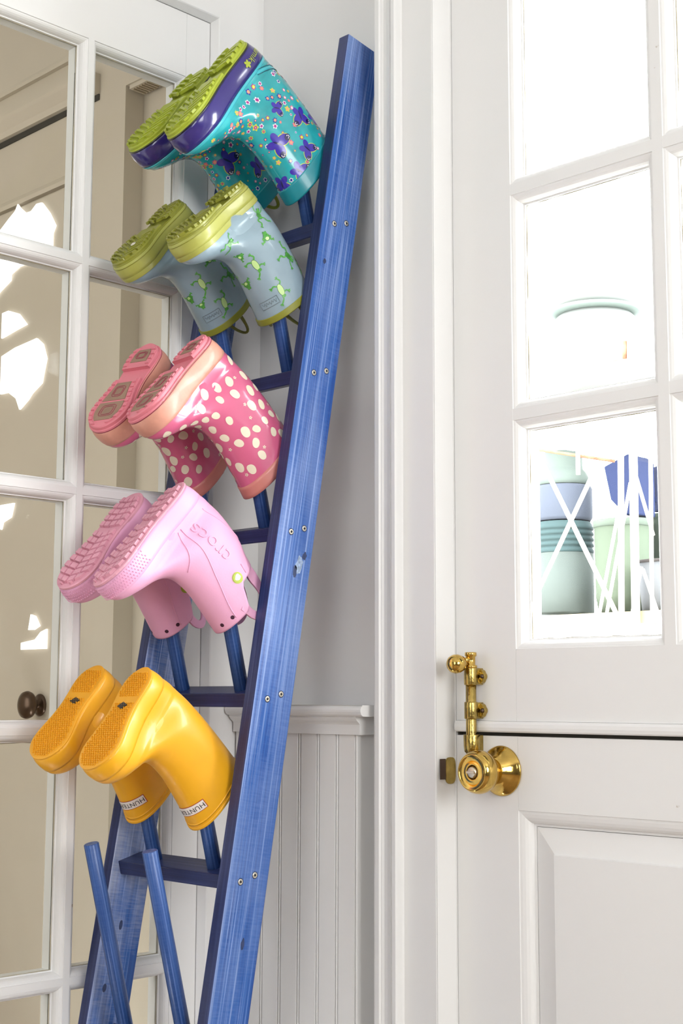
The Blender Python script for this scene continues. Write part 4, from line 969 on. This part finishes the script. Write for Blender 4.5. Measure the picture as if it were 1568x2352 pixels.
def px_x(x, y): return CAM.x + (x - CAM.x) * (y - CAM.y) / (.8 - CAM.y)
def pz(z, y): return CAM.z + (z - CAM.z) * (y - CAM.y) / (.8 - CAM.y)
rack = empty('plant_rack', ex(.12, 1.228)); tag(rack, 'white metal plant rack with crossed braces seen through the half-glazed door', 'rack')
def rl_(p): return Vector(p) - rack.location
def E(x, z, y=.8): return ex(px_x(x, y), pz(z, y), y)
def bar(name, a, b, r, mt, n=8):
    m = MB(); m.tube([rl_(a), rl_((Vector(a) + Vector(b)) / 2), rl_(b)], r * KX, n); return m.obj(name, MO[mt], rack)
ys0, ys1 = .77, 1.10
def shelf(z, x0, x1, nm, mt, n=9, up=0):
    a = ex(x0, z, ys0); dy = (ys1 - ys0) * KX
    for i in range(n):
        m = MB(); y = a.y + dy * i / n; m.box(rl_((a.x, y, a.z - .016)), rl_((a.x + (x1 - x0) * KX, y + dy / n * .62, a.z))); m.obj('slat', MO[mt], rack)
    m = MB(); m.box(rl_((a.x, a.y - .012, a.z - .034)), rl_((a.x + (x1 - x0) * KX, a.y - .002, a.z + .004))); m.obj(nm, MO[mt], rack)
shelf(1.238, -.05, .42, 'shelf_edge', 'cream'); shelf(1.655, -.10, .45, 'shelf_edge', 'rack')
bar('cross_brace', E(-.015, 1.585, .735), E(.180, 1.225, .735), .0048, 'rack'); bar('cross_brace', E(-.030, 1.280, .728), E(.130, 1.54, .728), .0044, 'rack')
bar('post', E(.193, 1.66, .74), E(.183, 1.19, .74), .0062, 'rack'); bar('post', E(.222, 1.80, .75), E(.217, 1.19, .75), .0085, 'rack'); bar('post', E(.262, 1.66, .74), E(.254, 1.19, .74), .004, 'rack')
bar('post', E(-.09, 1.7, .75), E(-.09, .30, .75), .0085, 'rack'); bar('post', E(.42, 1.7, .75), E(.42, .30, .75), .0085, 'rack'); bar('post', E(-.09, 1.7, 1.1), E(-.09, .30, 1.1), .0085, 'rack'); bar('post', E(.42, 1.7, 1.1), E(.42, .30, 1.1), .0085, 'rack')
bar('rail_bar', E(-.03, 1.598, .76), E(.175, 1.548, .76), .0032, 'rust'); bar('rail_bar', E(-.03, 1.757, .78), E(.19, 1.757, .78), .0035, 'cream'); bar('rusty_finial', E(.207, 1.755, .75), E(.207, 1.79, .75), .0060, 'rust')
bar('hook_bar', E(.086, 1.592, .75), E(.086, 1.53, .75), .0045, 'rack')
# slim folding legs leaning across the front of the rack
for a, b in (((.186, 1.46, .70), (.122, 1.205, .70)), ((.212, 1.50, .705), (.140, 1.205, .705)), ((.223, 1.52, .70), (.262, 1.39, .70)), ((.140, 1.50, .72), (.175, 1.445, .72)), ((.233, 1.33, .69), (.200, 1.205, .69)), ((.236, 1.325, .69), (.272, 1.225, .69))):
    bar('folding_leg', E(a[0], a[1], a[2]), E(b[0], b[1], b[2]), .0034, 'rack', 6)
def pot(name, label, cat, x, zb, profile, parts, y=.86, group=None):
    o = empty(name, ex(x, zb, y)); tag(o, label, cat, group)
    for nm, mt, pf in parts:
        m = MB(); m.lathe([(r * KX, h * KX) for r, h in pf], (0, 0, 0), (0, 0, 1), 36); m.obj(nm, MO[mt], o)
    return o
PY = .87
def Q(x, z): return px_x(x, PY), pz(z, PY)
x, z = Q(.046, 1.243)
rib = [(.0625, .128)]
for k in range(5): rib += [(.0640, .131 + k * .012), (.0640, .136 + k * .012), (.0612, .139 + k * .012), (.0612, .142 + k * .012)]
pot('stacked_pot', 'tall pale teal pot with dark ribbed collar on the rack', 'pot', x, z, None, [('pot_body', 'teal', [(.0001, 0), (.060, 0), (.0625, .004), (.0632, .128)]), ('ribbed_collar', 'tealdark', rib + [(.058, .195)])], PY)
x2, z2 = Q(.046, 1.438)
pot('stacked_pot', 'soft blue pot standing in the ribbed teal pot', 'pot', x2, z2, None, [('pot_body', 'blue', [(.058, -.003), (.0625, .004), (.0630, .066), (.060, .072), (.0001, .072)])], PY)
x3, z3 = Q(.044, 1.509)
pot('glazed_jar', 'mint domed jar topping the stacked pots', 'jar', x3, z3, None, [('jar_body', 'mint', [(.0001, .0007), (.060, .0007), (.060, .012), (.052, .030), (.047, .034), (.045, .040), (.045, .060), (.040, .072), (.020, .077), (.0001, .078)])], PY)
x4, z4 = Q(.192, 1.243)
pot('green_bucket', 'green plastic bucket on the rack beside the teal pot', 'bucket', x4, z4, None, [('bucket_body', 'green', [(.0001, 0), (.054, 0), (.0555, .02), (.057, .022), (.0575, .030), (.059, .175)]), ('bucket_rim', 'mint2', [(.059, .172), (.0612, .174), (.0615, .186), (.0598, .1875), (.0575, .186), (.057, .12)])], PY)
x5, z5 = px_x(.325, 1.0), pz(1.32, 1.0)
pot('green_bucket', 'paler green bucket at the right, partly behind the white pail', 'bucket', x5, pz(1.26, 1.0), None, [('bucket_body', 'mint2', [(.0001, 0), (.064, 0), (.070, .165), (.072, .167), (.072, .176), (.069, .178)])], 1.0)
x6 = px_x(.294, .83)
pot('white_pail', 'white enamel pail with dark rim at the edge of the rack', 'pail', x6, 1.2400, None, [('pail_body', 'white', [(.0001, 0), (.052, 0), (.062, .096)]), ('pail_rim', 'rim', [(.062, .095), (.0635, .096), (.0638, .100), (.0622, .101), (.060, .099)])], .83)
# indigo planter leaning behind the posts, striped crate further right
def planter(name, label, cat, pts, y, depth, mt):
    o = empty(name, ex(pts[0][0], pts[0][1], y)); tag(o, label, cat); L0 = o.location; m = MB()
    f = [ex(px_x(a, y), pz(b, y), y) - L0 for a, b in pts]; n = len(f); d = Vector((0, depth, 0)); c = sum(f, Vector()) / n
    m.loft([f, [q + d for q in f]], True, True, True, False); m.obj('planter_body', MO[mt], o, .006); return o
planter('indigo_planter', 'deep indigo angular planter on the rack behind the white posts', 'planter', [(.148, 1.540), (.206, 1.560), (.222, 1.545), (.222, 1.435), (.196, 1.436), (.163, 1.470)], .84, .12, 'indigo')
cr_ = planter('striped_crate', 'lilac crate with dark slots at the right edge of the door glass', 'crate', [(.243, 1.520), (.300, 1.535), (.305, 1.435), (.258, 1.437)], .95, .10, 'stripe')
for k in range(4):
    m = MB(); zz = 1.507 - k * .019; a = ex(px_x(.247 + k * .004, .945), pz(zz, .945), .945) - cr_.location; b = ex(px_x(.262 + k * .003, .945), pz(zz + .006, .945), .945) - cr_.location
    m.add([a, b, b + Vector((0, 0, .016)), a + Vector((0, 0, .016)), a + Vector((0, -.006, 0)), b + Vector((0, -.006, 0)), b + Vector((0, -.006, .016)), a + Vector((0, -.006, .016))], [(0, 1, 2, 3), (4, 7, 6, 5), (0, 4, 5, 1), (2, 6, 7, 3), (1, 5, 6, 2), (0, 3, 7, 4)]); m.obj('slot', MO['indigo'], cr_)
# large pale lidded urn on the top shelf
x7, z7 = px_x(.135, .92), pz(1.665, .92)
pot('lidded_urn', 'very pale mint lidded urn on top of the rack, almost lost in the glare', 'urn', x7, z7, None,
    [('urn_body', 'urn', [(.0001, 0), (.085, 0), (.105, .04), (.112, .09), (.109, .14), (.098, .18), (.080, .20)]), ('urn_rim', 'mint', [(.080, .20), (.096, .205), (.097, .212), (.080, .215)]), ('urn_lid', 'urn', [(.080, .214), (.085, .225), (.090, .25), (.088, .268), (.072, .285), (.045, .293), (.030, .30), (.034, .318), (.022, .328), (.0001, .33)])], .92)

# small joined relief and prints that nobody would pick apart
for o in list(bpy.data.objects):
    n = o.name.split('.')[0]
    if n.startswith('printed_') or n in ('pad_groove', 'moulded_seam', 'strap_seam', 'heel_lettering', 'heel_emblem', 'label_lettering', 'raised_lettering', 'moulded_panel', 'strap_hole', 'putty_line', 'tread'): o['kind'] = 'stuff'
